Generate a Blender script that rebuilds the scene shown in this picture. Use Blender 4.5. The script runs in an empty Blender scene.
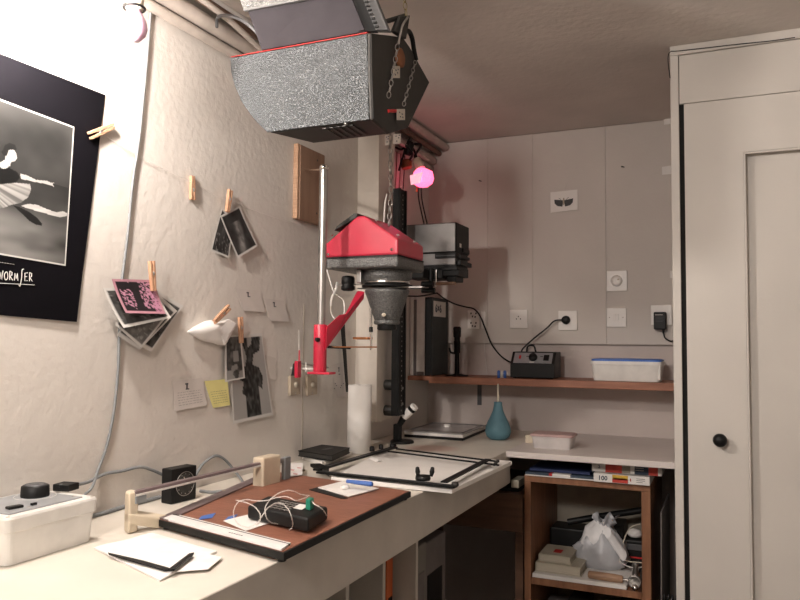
import bpy, bmesh, math, random
from mathutils import Vector, Matrix
random.seed(7)
scene = bpy.context.scene
# ------------------------------------------------------------------ camera, world, exposure
EYE = Vector((0, 0, 1.30))
FPX, PITCH, ROLL, YAW = 743.4, 0.05407, 0.00808, 0.41843
cp, sp = math.cos(PITCH), math.sin(PITCH)
FW = Vector((-math.sin(YAW)*cp, math.cos(YAW)*cp, sp))
_R = Vector((math.cos(YAW), math.sin(YAW), 0)); _U = _R.cross(FW)
RT = _R*math.cos(ROLL) + _U*math.sin(ROLL)
UP = _U*math.cos(ROLL) - _R*math.sin(ROLL)
cam = bpy.data.objects.new('camera', bpy.data.cameras.new('camera'))
scene.collection.objects.link(cam)
cam.matrix_world = Matrix(((RT.x, UP.x, -FW.x, EYE.x), (RT.y, UP.y, -FW.y, EYE.y), (RT.z, UP.z, -FW.z, EYE.z), (0, 0, 0, 1)))
cam.data.sensor_width = 36; cam.data.lens = FPX/800*36; cam.data.clip_start = 0.02
scene.camera = cam
world = bpy.data.worlds.new('world'); scene.world = world; world.use_nodes = True
world.node_tree.nodes['Background'].inputs[0].default_value = (0.9, 0.8, 0.75, 1)
world.node_tree.nodes['Background'].inputs[1].default_value = 0.0
vs = scene.view_settings
vs.view_transform = 'Standard'; vs.look = 'None'; vs.gamma = 1; vs.use_curve_mapping = False
vs.exposure = 0.28
BULB = Vector((-1.165, 0.965, 1.955)); BULB_W = 15.5
FILL_W = 24.0
def area(name, loc, target, size, w, col):
    l = bpy.data.lights.new(name, 'AREA'); l.shape = 'DISK'; l.size = size; l.energy = w; l.color = col
    o = bpy.data.objects.new(name, l); scene.collection.objects.link(o); o.location = loc
    o.rotation_euler = (Vector(target)-Vector(loc)).to_track_quat('-Z', 'Y').to_euler()
    return o
# unseen fill light added behind the camera to brighten the room
area('room_fill_light', (-0.55, -0.75, 2.12), (-0.2, 2.4, 1.2), 0.28, FILL_W, (1.0, 0.93, 0.88))

XW, YB, ZB, ZC = -1.32, 3.30, 0.90, 2.247     # left wall, back wall, bench top, ceiling

def hit(x, y, ax, v):
    r = FW + RT*((x-400)/FPX) + UP*((300-y)/FPX)
    return EYE + r*((v-EYE[ax])/r[ax])
# ------------------------------------------------------------------ materials
def mat(name, col, rough=.6, metal=0, var=.06, vs_=18, bump=0, bs=60, spec=.5, emit=None, es=0, alpha=None, trans=0, coat=0, stretch=None, detail=3):
    m = bpy.data.materials.new(name); m.use_nodes = True; nt = m.node_tree; N = nt.nodes; L = nt.links
    b = N['Principled BSDF']
    b.inputs['Roughness'].default_value = rough; b.inputs['Metallic'].default_value = metal
    b.inputs['Specular IOR Level'].default_value = spec
    b.inputs['Transmission Weight'].default_value = trans
    b.inputs['Coat Weight'].default_value = coat
    tc = N.new('ShaderNodeTexCoord'); mp = N.new('ShaderNodeMapping'); L.new(tc.outputs['Object'], mp.inputs[0])
    if stretch: mp.inputs['Scale'].default_value = stretch
    n = N.new('ShaderNodeTexNoise'); n.inputs['Scale'].default_value = vs_; n.inputs['Detail'].default_value = detail
    L.new(mp.outputs[0], n.inputs['Vector'])
    r = N.new('ShaderNodeValToRGB'); r.color_ramp.elements[0].position = .3; r.color_ramp.elements[1].position = .7
    c = Vector(col)
    r.color_ramp.elements[0].color = (*[max(0, k*(1-var*2)) for k in c], 1)
    r.color_ramp.elements[1].color = (*[min(1, k*(1+var)) for k in c], 1)
    L.new(n.outputs['Fac'], r.inputs[0]); L.new(r.outputs[0], b.inputs['Base Color'])
    if bump:
        n2 = N.new('ShaderNodeTexNoise'); n2.inputs['Scale'].default_value = bs; n2.inputs['Detail'].default_value = 4
        L.new(mp.outputs[0], n2.inputs['Vector'])
        bp = N.new('ShaderNodeBump'); bp.inputs['Strength'].default_value = bump; bp.inputs['Distance'].default_value = .004
        L.new(n2.outputs['Fac'], bp.inputs['Height']); L.new(bp.outputs[0], b.inputs['Normal'])
    if emit:
        b.inputs['Emission Color'].default_value = (*emit, 1); b.inputs['Emission Strength'].default_value = es
    if alpha is not None: b.inputs['Alpha'].default_value = alpha
    return m

def hammer_mat(name, col, rough, scale, metal=.6):
    m = mat(name, col, rough, metal, .25, scale, .6, scale*1.2)
    nt = m.node_tree; N = nt.nodes; L = nt.links
    v = N.new('ShaderNodeTexVoronoi'); v.inputs['Scale'].default_value = scale
    tc = [n for n in N if n.type == 'TEX_COORD'][0]; L.new(tc.outputs['Object'], v.inputs['Vector'])
    bp = [n for n in N if n.type == 'BUMP'][0]; L.new(v.outputs['Distance'], bp.inputs['Height'])
    bp.inputs['Distance'].default_value = .003
    return m

def wood_mat(name, a, b_, scale=6, rough=.5, stretch=(1, 12, 12)):
    m = mat(name, a, rough, 0, .1, scale, .15, 40)
    nt = m.node_tree; N = nt.nodes; L = nt.links
    mp = [n for n in N if n.type == 'MAPPING'][0]; mp.inputs['Scale'].default_value = stretch
    r = [n for n in N if n.type == 'VALTORGB'][0]
    r.color_ramp.elements[0].color = (*a, 1); r.color_ramp.elements[1].color = (*b_, 1)
    return m

M = {}
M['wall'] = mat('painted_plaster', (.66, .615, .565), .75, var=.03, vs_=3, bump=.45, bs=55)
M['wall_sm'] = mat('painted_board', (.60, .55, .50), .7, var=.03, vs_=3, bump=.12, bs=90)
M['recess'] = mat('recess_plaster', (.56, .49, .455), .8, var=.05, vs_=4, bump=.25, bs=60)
M['ceil'] = mat('ceiling_plaster', (.70, .64, .59), .85, var=.06, vs_=3, bump=.5, bs=45)
M['closet'] = mat('closet_paint', (.63, .59, .54), .55, var=.025, vs_=3, bump=.06, bs=120)
M['duct'] = mat('duct_paint', (.66, .60, .53), .6, var=.03, bump=.06)
M['floor'] = mat('floor_paint', (.16, .14, .13), .7, bump=.2)
M['gap'] = mat('dark_gap', (.01, .009, .008), .9)
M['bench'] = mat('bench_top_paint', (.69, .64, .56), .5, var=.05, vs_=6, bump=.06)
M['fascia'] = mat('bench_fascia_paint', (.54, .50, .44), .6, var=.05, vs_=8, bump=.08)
M['counter'] = mat('counter_paint', (.68, .62, .585), .4, var=.04, vs_=5)
M['redpaint'] = mat('red_enamel', (.50, .022, .052), .32, var=.03, coat=.2)
M['hammer'] = hammer_mat('silver_hammered', (.07, .076, .08), .38, 300, .6)
M['hammer_dk'] = hammer_mat('grey_hammered', (.15, .15, .145), .40, 260, .5)
M['dkgrey'] = mat('dark_grey_metal', (.035, .033, .03), .55, .2, bump=.1)
M['grey'] = mat('grey_metal', (.10, .10, .105), .5, .3)
M['black'] = mat('black_plastic', (.007, .007, .007), .5, spec=.3)
M['blackm'] = mat('black_metal', (.008, .008, .008), .5, .2, spec=.3, bump=.1)
M['chrome'] = mat('chrome', (.75, .73, .70), .18, 1, var=.02)
M['steel'] = mat('dull_steel', (.42, .40, .38), .33, .9, var=.1)
M['white'] = mat('white_plastic', (.74, .72, .68), .4)
M['cream'] = mat('cream_plastic', (.66, .60, .48), .5)
M['creamcast'] = mat('cream_cast_metal', (.62, .53, .40), .5, bump=.3)
M['paper'] = mat('white_paper', (.80, .77, .73), .8, var=.02)
M['notepaper'] = mat('grey_note_paper', (.62, .57, .53), .85, var=.03)
M['yellow'] = mat('yellow_note_paper', (.72, .66, .27), .85, var=.04)
M['tissue'] = mat('tissue', (.86, .83, .80), .9, bump=.3, bs=30)
M['plank'] = wood_mat('plank_wood', (.22, .125, .08), (.31, .19, .125), 4, .6, (10, 10, 1))
M['peg'] = wood_mat('peg_wood', (.42, .22, .13), (.58, .34, .21), 30, .6, (4, 4, 1))
M['cutboard'] = wood_mat('cutter_board_wood', (.19, .075, .045), (.30, .125, .08), 9, .45, (2, 14, 10))
M['shelf'] = wood_mat('shelf_wood', (.23, .085, .045), (.36, .15, .085), 6, .5, (1, 12, 12))
M['cab'] = wood_mat('cabinet_wood', (.20, .085, .04), (.32, .15, .075), 5, .5, (10, 10, 1))
M['brown'] = wood_mat('brown_board', (.10, .05, .03), (.16, .08, .045), 5, .6, (1, 10, 10))
M['beige'] = mat('beige_board', (.40, .35, .28), .7)
M['cable'] = mat('grey_cable', (.24, .25, .255), .6, spec=.2)
M['wcable'] = mat('white_cord', (.72, .70, .66), .5)
M['pipe'] = mat('painted_pipe', (.50, .44, .39), .5, var=.08, bump=.15)
M['pipebr'] = mat('brown_pipe', (.17, .10, .07), .6, var=.1)
M['plate'] = mat('socket_plate', (.78, .74, .69), .35, var=.01)
M['oldplate'] = mat('aged_plate', (.40, .33, .25), .5, var=.15)
M['bluelid'] = mat('blue_lid', (.03, .13, .50), .4)
M['teal'] = mat('blue_rubber', (.12, .26, .32), .6, var=.08)
M['bindteal'] = mat('binder_cloth', (.055, .065, .065), .7, bump=.2)
M['bindgrey'] = mat('binder_grey', (.16, .14, .135), .7)
M['panelgrey'] = mat('control_panel_grey', (.33, .34, .35), .4, .2)
M['rule'] = mat('white_rule', (.78, .76, .74), .4)
M['purple'] = mat('metal_edge_strip', (.22, .165, .17), .4, .4)
M['bluetape'] = mat('blue_tape', (.06, .14, .42), .6)
M['green'] = mat('green_plastic', (.02, .25, .16), .45)
M['brass'] = mat('aged_brass', (.30, .24, .10), .4, .7)
M['copper'] = mat('copper', (.55, .23, .10), .35, .6)
M['orange'] = mat('orange_plastic', (.55, .12, .03), .5)
M['red'] = mat('red_plastic', (.55, .02, .02), .4)
M['pinkpl'] = mat('pink_lid', (.62, .42, .40), .45, trans=.2)
M['clearbox'] = mat('milky_plastic', (.75, .70, .68), .4, trans=.25)
M['bag'] = mat('milky_bag', (.62, .63, .66), .3, bump=1.0, bs=26, alpha=.8)
M['bagw'] = mat('white_bag', (.83, .82, .82), .4, bump=.3, bs=25)
M['book'] = mat('book_cover', (.46, .42, .33), .6)
M['bookpg'] = mat('book_pages', (.50, .45, .36), .8, stretch=(1, 1, 40))
M['bluebook'] = mat('blue_cover', (.03, .05, .16), .5)
M['glass'] = mat('grey_glass', (.42, .41, .41), .2, 0, spec=.8)
M['navy'] = mat('navy_label', (.03, .05, .08), .5)
M['redyel'] = mat('red_label', (.55, .05, .03), .5)
M['yel'] = mat('yellow_label', (.70, .42, .05), .5)
M['lidgrey'] = mat('lid_grey', (.040, .036, .040), .9, spec=.08)
M['railgrey'] = mat('rail_grey', (.10, .10, .10), .6, .2)
M['bulb'] = mat('lit_bulb', (1, .95, .9), .4, emit=(1.0, .91, .84), es=BULB_W*45)
M['pinkglass'] = mat('pink_tinted_glass', (.85, .55, .72), .15, var=.02, coat=.5)
M['pinkbulb'] = mat('lit_pink_wrap', (.9, .35, .6), .4, emit=(1.0, .085, .18), es=3.2)
M['pinkcap'] = mat('pink_cap', (.75, .2, .45), .4)
M['pinkpale'] = mat('lit_pale_wrap', (.9, .6, .7), .4, emit=(1.0, .45, .55), es=.8)
M['orangecap'] = mat('rusty_cap', (.22, .08, .03), .7)
M['taglab'] = mat('tag_paper', (.55, .50, .43), .8)
M['beigewood'] = wood_mat('handle_wood', (.35, .2, .12), (.48, .3, .19), 20, .5)

# ribbed stain in the counter paint: a faint red ring where a tray stood
def add_stain(m, cx, cy, rx, ry, col):
    nt = m.node_tree; N = nt.nodes; L = nt.links; b = N['Principled BSDF']
    src = b.inputs['Base Color'].links[0].from_socket
    tc = [n for n in N if n.type == 'TEX_COORD'][0]
    g = N.new('ShaderNodeNewGeometry'); mp = N.new('ShaderNodeMapping'); mp.vector_type = 'POINT'
    mp.inputs['Location'].default_value = (-cx/rx, -cy/ry, 0); mp.inputs['Scale'].default_value = (1/rx, 1/ry, 0)
    L.new(g.outputs['Position'], mp.inputs[0])
    ln = N.new('ShaderNodeVectorMath'); ln.operation = 'LENGTH'; L.new(mp.outputs[0], ln.inputs[0])
    r = N.new('ShaderNodeValToRGB'); r.color_ramp.elements[0].position = .55; r.color_ramp.elements[0].color = (.55, .55, .55, 1)
    r.color_ramp.elements[1].position = 1.0; r.color_ramp.elements[1].color = (0, 0, 0, 1)
    L.new(ln.outputs['Value'], r.inputs[0])
    mx = N.new('ShaderNodeMix'); mx.data_type = 'RGBA'; L.new(r.outputs[0], mx.inputs['Factor'])
    L.new(src, mx.inputs['A']); mx.inputs['B'].default_value = (*col, 1); L.new(mx.outputs['Result'], b.inputs['Base Color'])
add_stain(M['bench'], -1.02, 2.60, .12, .10, (.55, .30, .24))

def print_mat():
    m = bpy.data.materials.new('photo_print'); m.use_nodes = True; nt = m.node_tree
    b = nt.nodes['Principled BSDF']; b.inputs['Roughness'].default_value = .6; b.inputs['Specular IOR Level'].default_value = .25
    a = nt.nodes.new('ShaderNodeAttribute'); a.attribute_name = 'Col'
    nt.links.new(a.outputs['Color'], b.inputs['Base Color']); return m
M['print'] = print_mat()

# ------------------------------------------------------------------ mesh helpers
class MB:
    def __init__(s): s.v = []; s.f = []; s.smooth = []
    def add(s, vs_, fs, sm=False):
        o = len(s.v); s.v += [Vector(p) for p in vs_]; s.f += [tuple(i+o for i in f) for f in fs]; s.smooth += [sm]*len(fs); return s
    def box(s, a, b, rot=0, piv=None):
        (x0, y0, z0), (x1, y1, z1) = a, b
        P = [Vector(p) for p in ((x0,y0,z0),(x1,y0,z0),(x1,y1,z0),(x0,y1,z0),(x0,y0,z1),(x1,y0,z1),(x1,y1,z1),(x0,y1,z1))]
        if rot:
            c = Vector(piv) if piv else (Vector(a)+Vector(b))/2; R = Matrix.Rotation(rot, 3, 'Z'); P = [R @ (p-c)+c for p in P]
        return s.add(P, [(3,2,1,0),(4,5,6,7),(0,1,5,4),(1,2,6,5),(2,3,7,6),(3,0,4,7)])
    def prism(s, base, off):            # base: loop of points, off: extrusion vector
        n = len(base); B = [Vector(p) for p in base]; T = [p+Vector(off) for p in B]
        nm = Vector((0, 0, 0))
        for i in range(n): nm += (B[i]-B[0]).cross(B[(i+1) % n]-B[0])
        fl = nm.dot(Vector(off)) > 0
        f = [tuple(range(n)), tuple(range(2*n-1, n-1, -1))] + [(i, i+n, (i+1) % n+n, (i+1) % n) for i in range(n)]
        if fl: f = [tuple(reversed(k)) for k in f]
        return s.add(B+T, f)
    def loft(s, rings, cap=True, sm=True):
        n = len(rings[0]); vs_ = [p for r in rings for p in r]; f = []
        for k in range(len(rings)-1):
            for i in range(n):
                j = (i+1) % n; f.append((k*n+i, k*n+j, (k+1)*n+j, (k+1)*n+i))
        s.add(vs_, f, sm)
        if cap:
            s.add(rings[0], [tuple(reversed(range(n)))]); s.add(rings[-1], [tuple(range(n))])
        return s
    def lathe(s, prof, c, axis=(0, 0, 1), n=24):      # prof: (radius, height)
        ax = Vector(axis).normalized(); u = ax.orthogonal().normalized(); w = ax.cross(u); c = Vector(c)
        return s.loft([[c+ax*h+(u*math.cos(2*math.pi*i/n)+w*math.sin(2*math.pi*i/n))*max(r, 1e-4) for i in range(n)] for r, h in prof])
    def cyl(s, p0, p1, r0, r1=None, n=20):
        p0, p1 = Vector(p0), Vector(p1); r1 = r0 if r1 is None else r1
        return s.lathe([(r0, 0), (r1, (p1-p0).length)], p0, p1-p0, n)
    def tube(s, pts, r, n=8, sub=6, flat=None):
        P = [Vector(p) for p in pts]; Q = []
        if len(P) > 2 and sub > 1:
            E = [P[0]*2-P[1]]+P+[P[-1]*2-P[-2]]
            for i in range(1, len(E)-2):
                for k in range(sub):
                    t = k/sub; a, b, c, d = E[i-1], E[i], E[i+1], E[i+2]
                    Q.append(.5*((2*b)+(c-a)*t+(2*a-5*b+4*c-d)*t*t+(3*b-a-3*c+d)*t**3))
            Q.append(P[-1])
        else: Q = P
        rings = []; u = None
        for i, p in enumerate(Q):
            t = (Q[min(i+1, len(Q)-1)]-Q[max(i-1, 0)]).normalized()
            u = t.orthogonal().normalized() if u is None else (u-t*u.dot(t)).normalized()
            w = t.cross(u)
            rings.append([p+(u*math.cos(2*math.pi*k/n)+w*math.sin(2*math.pi*k/n))*r for k in range(n)])
        return s.loft(rings)
    def torus(s, c, ax, R, r, n=10, m=5, squash=(1, 1), u=None):
        ax = Vector(ax).normalized(); u = Vector(u).normalized() if u else ax.orthogonal().normalized(); w = ax.cross(u); c = Vector(c)
        V = []; F = []
        for i in range(n):
            a = 2*math.pi*i/n; d = u*math.cos(a)*squash[0]+w*math.sin(a)*squash[1]
            for j in range(m):
                b = 2*math.pi*j/m; V.append(c+d*R+(d.normalized()*math.cos(b)+ax*math.sin(b))*r)
        for i in range(n):
            for j in range(m): F.append((i*m+j, ((i+1) % n)*m+j, ((i+1) % n)*m+(j+1) % m, i*m+(j+1) % m))
        return s.add(V, F, True)
    def sheet(s, quad, nrm, th=.0006, nu=8, nv=8, fn=None):   # quad: tl,tr,br,bl ; fn(u,v)->bulge along nrm
        tl, tr, br, bl = [Vector(p) for p in quad]; nrm = Vector(nrm).normalized(); V = []
        for side in (1, 0):
            for j in range(nv+1):
                for i in range(nu+1):
                    u, v = i/nu, j/nv
                    p = (tl*(1-u)+tr*u)*(1-v)+(bl*(1-u)+br*u)*v
                    V.append(p+nrm*((fn(u, v) if fn else 0)+th*side))
        W = nu+1; o = W*(nv+1); F = []
        for j in range(nv):
            for i in range(nu):
                a = j*W+i; F.append((a, a+W, a+W+1, a+1)); F.append((o+a, o+a+1, o+a+W+1, o+a+W))
        s.add(V, F, True); G = []
        for i in range(nu): G.append((i, i+1, o+i+1, o+i)); a = nv*W+i; G.append((a+1, a, o+a, o+a+1))
        for j in range(nv): a = j*W; G.append((a+W, a, o+a, o+a+W)); a = j*W+nu; G.append((a, a+W, o+a+W, o+a))
        for g in G: s.add([V[k] for k in g], [(0, 1, 2, 3)])
        return s
    def build(s, name, m, parent=None, loc=None, bevel=0, seg=2, **props):
        root = parent
        while root is not None and root.parent is not None: root = root.parent
        org = Vector(root.location) if root is not None else Vector((0, 0, 0))
        if parent is None:
            if loc is None:
                xs = [p.x for p in s.v]; ys = [p.y for p in s.v]; zs = [p.z for p in s.v]
                loc = ((min(xs)+max(xs))/2, (min(ys)+max(ys))/2, min(zs))
            org = Vector(loc)
        off = org
        me = bpy.data.meshes.new(name); me.from_pydata([p-off for p in s.v], [], s.f); me.update()
        me.polygons.foreach_set('use_smooth', s.smooth)
        o = bpy.data.objects.new(name, me); scene.collection.objects.link(o); me.materials.append(M[m] if isinstance(m, str) else m)
        if parent is None: o.location = org
        else: o.parent = parent
        if bevel:
            md = o.modifiers.new('bevel', 'BEVEL'); md.width = bevel; md.segments = seg; md.limit_method = 'ANGLE'; md.angle_limit = .6
        for k, v in props.items(): o[k] = v
        return o

def thing(name, label, cat, loc, group=None):
    o = bpy.data.objects.new(name, None); scene.collection.objects.link(o); o.location = loc; o.empty_display_size = .05
    o['label'] = label; o['category'] = cat
    if group: o['group'] = group
    return o
def tag(o, label, cat, group=None):
    o['label'] = label; o['category'] = cat
    if group: o['group'] = group
    return o
def S(o): o['kind'] = 'structure'; return o
def Bx(a, b, **k): return MB().box(a, b, **k)

def text_part(s_, size, org, right, up, m, parent, name='lettering', ext=.0003):
    cu = bpy.data.curves.new(name, 'FONT'); cu.body = s_; cu.size = size; cu.extrude = ext; cu.offset = size*.025; cu.resolution_u = 2
    to = bpy.data.objects.new('tmp', cu); me = bpy.data.meshes.new_from_object(to); bpy.data.objects.remove(to)
    R = Vector(right).normalized(); U = Vector(up).normalized(); W = R.cross(U); org = Vector(org)
    mb = MB(); mb.add([org+R*v.co.x+U*v.co.y+W*v.co.z for v in me.vertices], [tuple(p.vertices) for p in me.polygons])
    return mb.build(name, m, parent)

def inpoly(x, y, P):
    c = False; j = len(P)-1
    for i in range(len(P)):
        if (P[i][1] > y) != (P[j][1] > y) and x < (P[j][0]-P[i][0])*(y-P[i][1])/(P[j][1]-P[i][1])+P[i][0]: c = not c
        j = i
    return c
def hsh(i, j):
    v = math.sin(i*127.1+j*311.7)*43758.5453; return v-math.floor(v)
def vnoise(x, y):
    i, j = math.floor(x), math.floor(y); fx, fy = x-i, y-j; fx = fx*fx*(3-2*fx); fy = fy*fy*(3-2*fy)
    return (hsh(i, j)*(1-fx)+hsh(i+1, j)*fx)*(1-fy)+(hsh(i, j+1)*(1-fx)+hsh(i+1, j+1)*fx)*fy
def fbm(x, y): return vnoise(x, y)*.55+vnoise(x*2.1, y*2.1)*.3+vnoise(x*4.3, y*4.3)*.15

def print_part(name, quad, nrm, colfn, nu, nv, parent=None, fn=None, th=.0004, lift=0):
    mb = MB(); q = [Vector(p)+Vector(nrm).normalized()*lift for p in quad]
    mb.sheet(q, nrm, th, nu, nv, fn)
    o = mb.build(name, 'print', parent)
    me = o.data; ca = me.color_attributes.new('Col', 'FLOAT_COLOR', 'POINT'); arr = []
    for side in (1, 0):
        for j in range(nv+1):
            for i in range(nu+1):
                c = colfn(i/nu, j/nv)
                if not isinstance(c, tuple): c = (c, c*.97, c*.92)
                arr += [c[0], c[1], c[2], 1.0]
    arr += [.5, .48, .45, 1.0]*(len(me.vertices)-len(arr)//4)
    ca.data.foreach_set('color', arr)
    return o
def border(u, v, bu, bv): return u < bu or u > 1-bu or v < bv or v > 1-bv

# ------------------------------------------------------------------ the setting
fl = S(Bx((-1.45, -1.4, -.05), (1.45, 3.45, 0)).build('floor', 'floor'))
S(Bx((-1.45, -1.4, ZC), (1.45, 3.45, ZC+.08)).build('ceiling', 'ceil'))
S(Bx((XW-.1, -1.4, 0), (XW, 3.45, ZC)).build('wall_left', 'wall'))
S(Bx((1.35, -1.4, 0), (1.45, 3.45, ZC)).build('wall_right', 'wall'))
S(Bx((XW, -1.4, 0), (1.35, -1.3, ZC)).build('wall_front', 'wall'))
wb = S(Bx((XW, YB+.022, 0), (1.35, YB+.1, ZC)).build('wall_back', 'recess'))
xs = [XW, -1.024, -.812, -.490, -.16]
for a, b in zip(xs[:-1], xs[1:]):
    Bx((a+.0004, YB, 1.289), (b-.0004, YB+.0225, ZC-.003)).build('wall_board', 'wall_sm', wb, bevel=.0006, seg=1)
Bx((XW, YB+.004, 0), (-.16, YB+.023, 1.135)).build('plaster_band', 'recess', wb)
# duct in the corner
dx1 = -1.228
du = S(Bx((XW, 2.55, .99), (dx1, 2.70, ZC)).build('trim_1', 'duct', bevel=.003))
# built-in closet on the right
YC = 2.486
cl = thing('wall_closet', '', '', (-.1, YC, 0)); del cl['label']; del cl['category']; cl['kind'] = 'structure'
Bx((-.165, YC, 0), (-.140, 3.3, ZC)).build('side_post', 'closet', cl, bevel=.002)
Bx((-.140, YC+.012, 0), (-.121, YC+.06, 2.215)).build('shadow_gap', 'gap', cl)
Bx((-.138, YC+.001, 2.0575), (1.35, YC+.03, 2.2145)).build('header_panel', 'closet', cl, bevel=.002)
Bx((-.165, YC-.004, 2.216), (1.35, YC+.03, ZC)).build('top_trim', 'closet', cl, bevel=.002)
Bx((-.14, YC+.02, 2.052), (1.35, YC+.05, 2.064)).build('shadow_gap', 'gap', cl)
Bx((.80, YC, 0), (1.35, YC+.03, 2.06)).build('side_panel', 'closet', cl)
dr = thing('door_1', '', '', (.33, YC, 0)); del dr['label']; del dr['category']; dr['kind'] = 'structure'
z0, z1 = .02, 2.055
dfm = MB()
for (xa_, xb_, za_, zb_) in ((-.125, .043, z0, z1), (.62, .795, z0, z1), (.043, .62, 1.886, z1), (.043, .62, z0, .2)):
    dfm.box((xa_, YC, za_), (xb_, YC+.04, zb_))
dfm.build('door_frame', 'closet', dr)
for (a_, b_) in (((.0431, YC+.001, .2), (.050, YC+.008, 1.886)), ((.043, YC+.001, 1.879), (.62, YC+.008, 1.8859))): Bx(a_, b_).build('moulding', 'closet', dr, bevel=.002)
Bx((.043, YC+.034, .2), (.62, YC+.04, 1.886)).build('door_panel', 'closet', dr)
kn = hit(720, 440, 1, YC-.02)
MB().lathe([(.010, -.002), (.008, .008), (.009, .014), (.017, .020), (.0205, .030), (.017, .041), (.006, .046), (0, .046)], (kn.x, YC, kn.z), (0, -1, 0)).build('door_knob', 'black', dr)
# ------------------------------------------------------------------ ceiling pipes along the corner
def pipe(name, x, z, r, m, label, y0=-1.2, y1=3.29):
    t = thing(name, label, 'pipe', (x, y0, z)); MB().cyl((x, y0, z), (x, y1, z), r, n=16).build('pipe_run', m, t)
    return t
pipe('pipe', -1.304, 2.124, .014, 'pipe', 'lowest cream painted pipe running along the left wall under the ceiling')
pipe('pipe', -1.296, 2.162, .0215, 'pipe', 'thick cream pipe just above the lowest pipe on the left wall')
pipe('pipe', -1.262, 2.194, .012, 'pipebr', 'dark brown pipe between the cream pipes in the ceiling corner')
pipe('pipe', -1.230, 2.221, .018, 'pipe', 'cream pipe against the ceiling left of the hanging silver lamp housing')
tag(MB().tube([(-1.275, 1.3, 2.205), (-1.25, 1.6, 2.18), (-1.24, 1.9, 2.13), (-1.235, 2.4, 2.12), (-1.25, 3.1, 2.12)], .008).build('conduit', 'pipe'), 'thin cream conduit slanting across the ceiling pipes behind the silver housing', 'conduit')
tag(MB().tube([(-1.262, 1.60, 2.145), (-1.235, 1.57, 2.155), (-1.16, 1.52, 2.125), (-1.09, 1.50, 2.085), (-1.04, 1.52, 2.03)], .0045).build('flexible_hose', 'grey'), 'short grey flexible hose from the pipes to the silver housing', 'hose')
# ------------------------------------------------------------------ workbench, counter
wbn = thing('workbench', 'long cream painted workbench along the left wall with a deep plain front board', 'workbench', (-1.03, 1, 0))
MB().prism([(XW+.001, -1.2, .875), (-.752, -1.2, .875), (-.752, 2.643, .875), (-.752, 3.296, .875), (XW+.001, 3.296, .875)], (0, 0, .025)).build('worktop', 'bench', wbn, bevel=.002)
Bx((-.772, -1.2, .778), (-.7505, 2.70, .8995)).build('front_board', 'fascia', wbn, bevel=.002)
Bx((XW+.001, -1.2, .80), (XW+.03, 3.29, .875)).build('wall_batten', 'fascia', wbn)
for y in (-1.1, 2.40): Bx((-1.30, y, 0), (-1.25, y+.05, .875)).build('leg', 'fascia', wbn)
ct = thing('countertop', 'pinkish white slab counter under the shelf on the back wall', 'counter', (-.45, 2.97, 0))
MB().prism([(-.7515, 2.645, .880), (-.168, 2.648, .880), (-.168, 3.298, .880), (-.7515, 3.298, .880)], (0, 0, .0215)).build('slab', 'counter', ct, bevel=.002)
Bx((-.75, 3.27, .84), (-.17, 3.298, .88)).build('wall_batten', 'fascia', ct)
# ------------------------------------------------------------------ shelf
ZS = 1.143
sh = thing('wall_shelf', 'reddish brown wooden shelf board on the back wall above the counter', 'shelf', (-.75, 3.3, ZS))
Bx((-1.213, 3.045, ZS-.030), (-.168, 3.303, ZS)).build('shelf_board', 'shelf', sh, bevel=.002)
Bx((XW+.001, 3.055, ZS-.020), (-1.214, 3.303, ZS-.0005)).build('shelf_board', 'shelf', sh, bevel=.002)
x = hit(479.5, 398, 1, 3.30).x
MB().box((x-.010, 3.2985, 1.005), (x+.010, 3.3015, ZS-.0305)).box((x-.006, 3.15, ZS-.034), (x+.006, 3.2985, ZS-.0305)).build('bracket', 'grey', sh)
# ------------------------------------------------------------------ silver lamp housing hanging by chains
HX, HY = -.753, 1.495
hs = thing('lamp_housing', 'big silver hammered metal lamp housing with dark ends hanging by chains from the ceiling', 'lamp', (-1.0, 1.85, 1.83))
def P2(x, y): p = hit(x, y, 1, HY); return p
def ys(y, z): return (y, z)
prof = [(1.680, 2.090), (1.686, 1.980), (1.698, 1.869), (1.800, 1.858), (1.923, 1.906), (2.088, 2.093), (1.935, 2.146), (1.883, 2.157)]
prof = [(y*.89, 1.3+(z-1.3)*.89) for y, z in prof]
Lx = [-1.277, -1.245, -1.155, -1.085, -1.06, -1.12, -1.24, -1.277]
fine = []
front = [(2.090, -1.277), (2.050, -1.275), (2.010, -1.264), (1.965, -1.243), (1.93, -1.218), (1.90, -1.192), (1.87, -1.160)]
front = [(1.3+(z-1.3)*.89, x*.89) for z, x in front]
# silver wrap: front face with its curved left edge
V = []; F = []
for z, xl in front:
    y = HY+(2.003-z)/.196*.015
    V += [(xl, y, z), (HX, y, z-.0005)]
for i in range(len(front)-1): a = 2*i; F.append((a, a+2, a+3, a+1))
n = len(V); V += [(x, y+.004, z) for x, y, z in V]
for i in range(len(front)-1): a = n+2*i; F.append((a, a+1, a+3, a+2))
for i in range(len(front)-1): a = 2*i; F.append((a, n+a, n+a+2, a+2)); F.append((a+1, a+3, n+a+3, n+a+1))
F.append((0, 1, n+1, n)); m_ = 2*len(front)-2; F.append((m_, n+m_, n+m_+1, m_+1))
MB().add(V, F).build('front_shell', 'hammer', hs, bevel=.0015)
body = MB(); R1 = [(HX+.0, y, z) for y, z in prof]
lxs = [.89*x for x in (-1.270, -1.24, -1.150, -1.075, -1.03, -1.15, -1.25, -1.265)]
R0 = [(lx, y+.004, z) for lx, (y, z) in zip(lxs, prof)]
R1 = [(HX-.002, y+(.004 if i < 3 else 0), z) for i, (y, z) in enumerate(prof)]
body.loft([R0, R1], sm=False); body.build('body', 'dkgrey', hs)
cy_, cz_ = 1.673, 1.92
R2 = [(HX+.004, cy_+(y-cy_)*1.005, cz_+(z-cz_)*1.005) for y, z in prof]; R3 = [(HX+.010, cy_+(y-cy_)*.985, cz_+(z-cz_)*.985) for y, z in prof]
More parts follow.
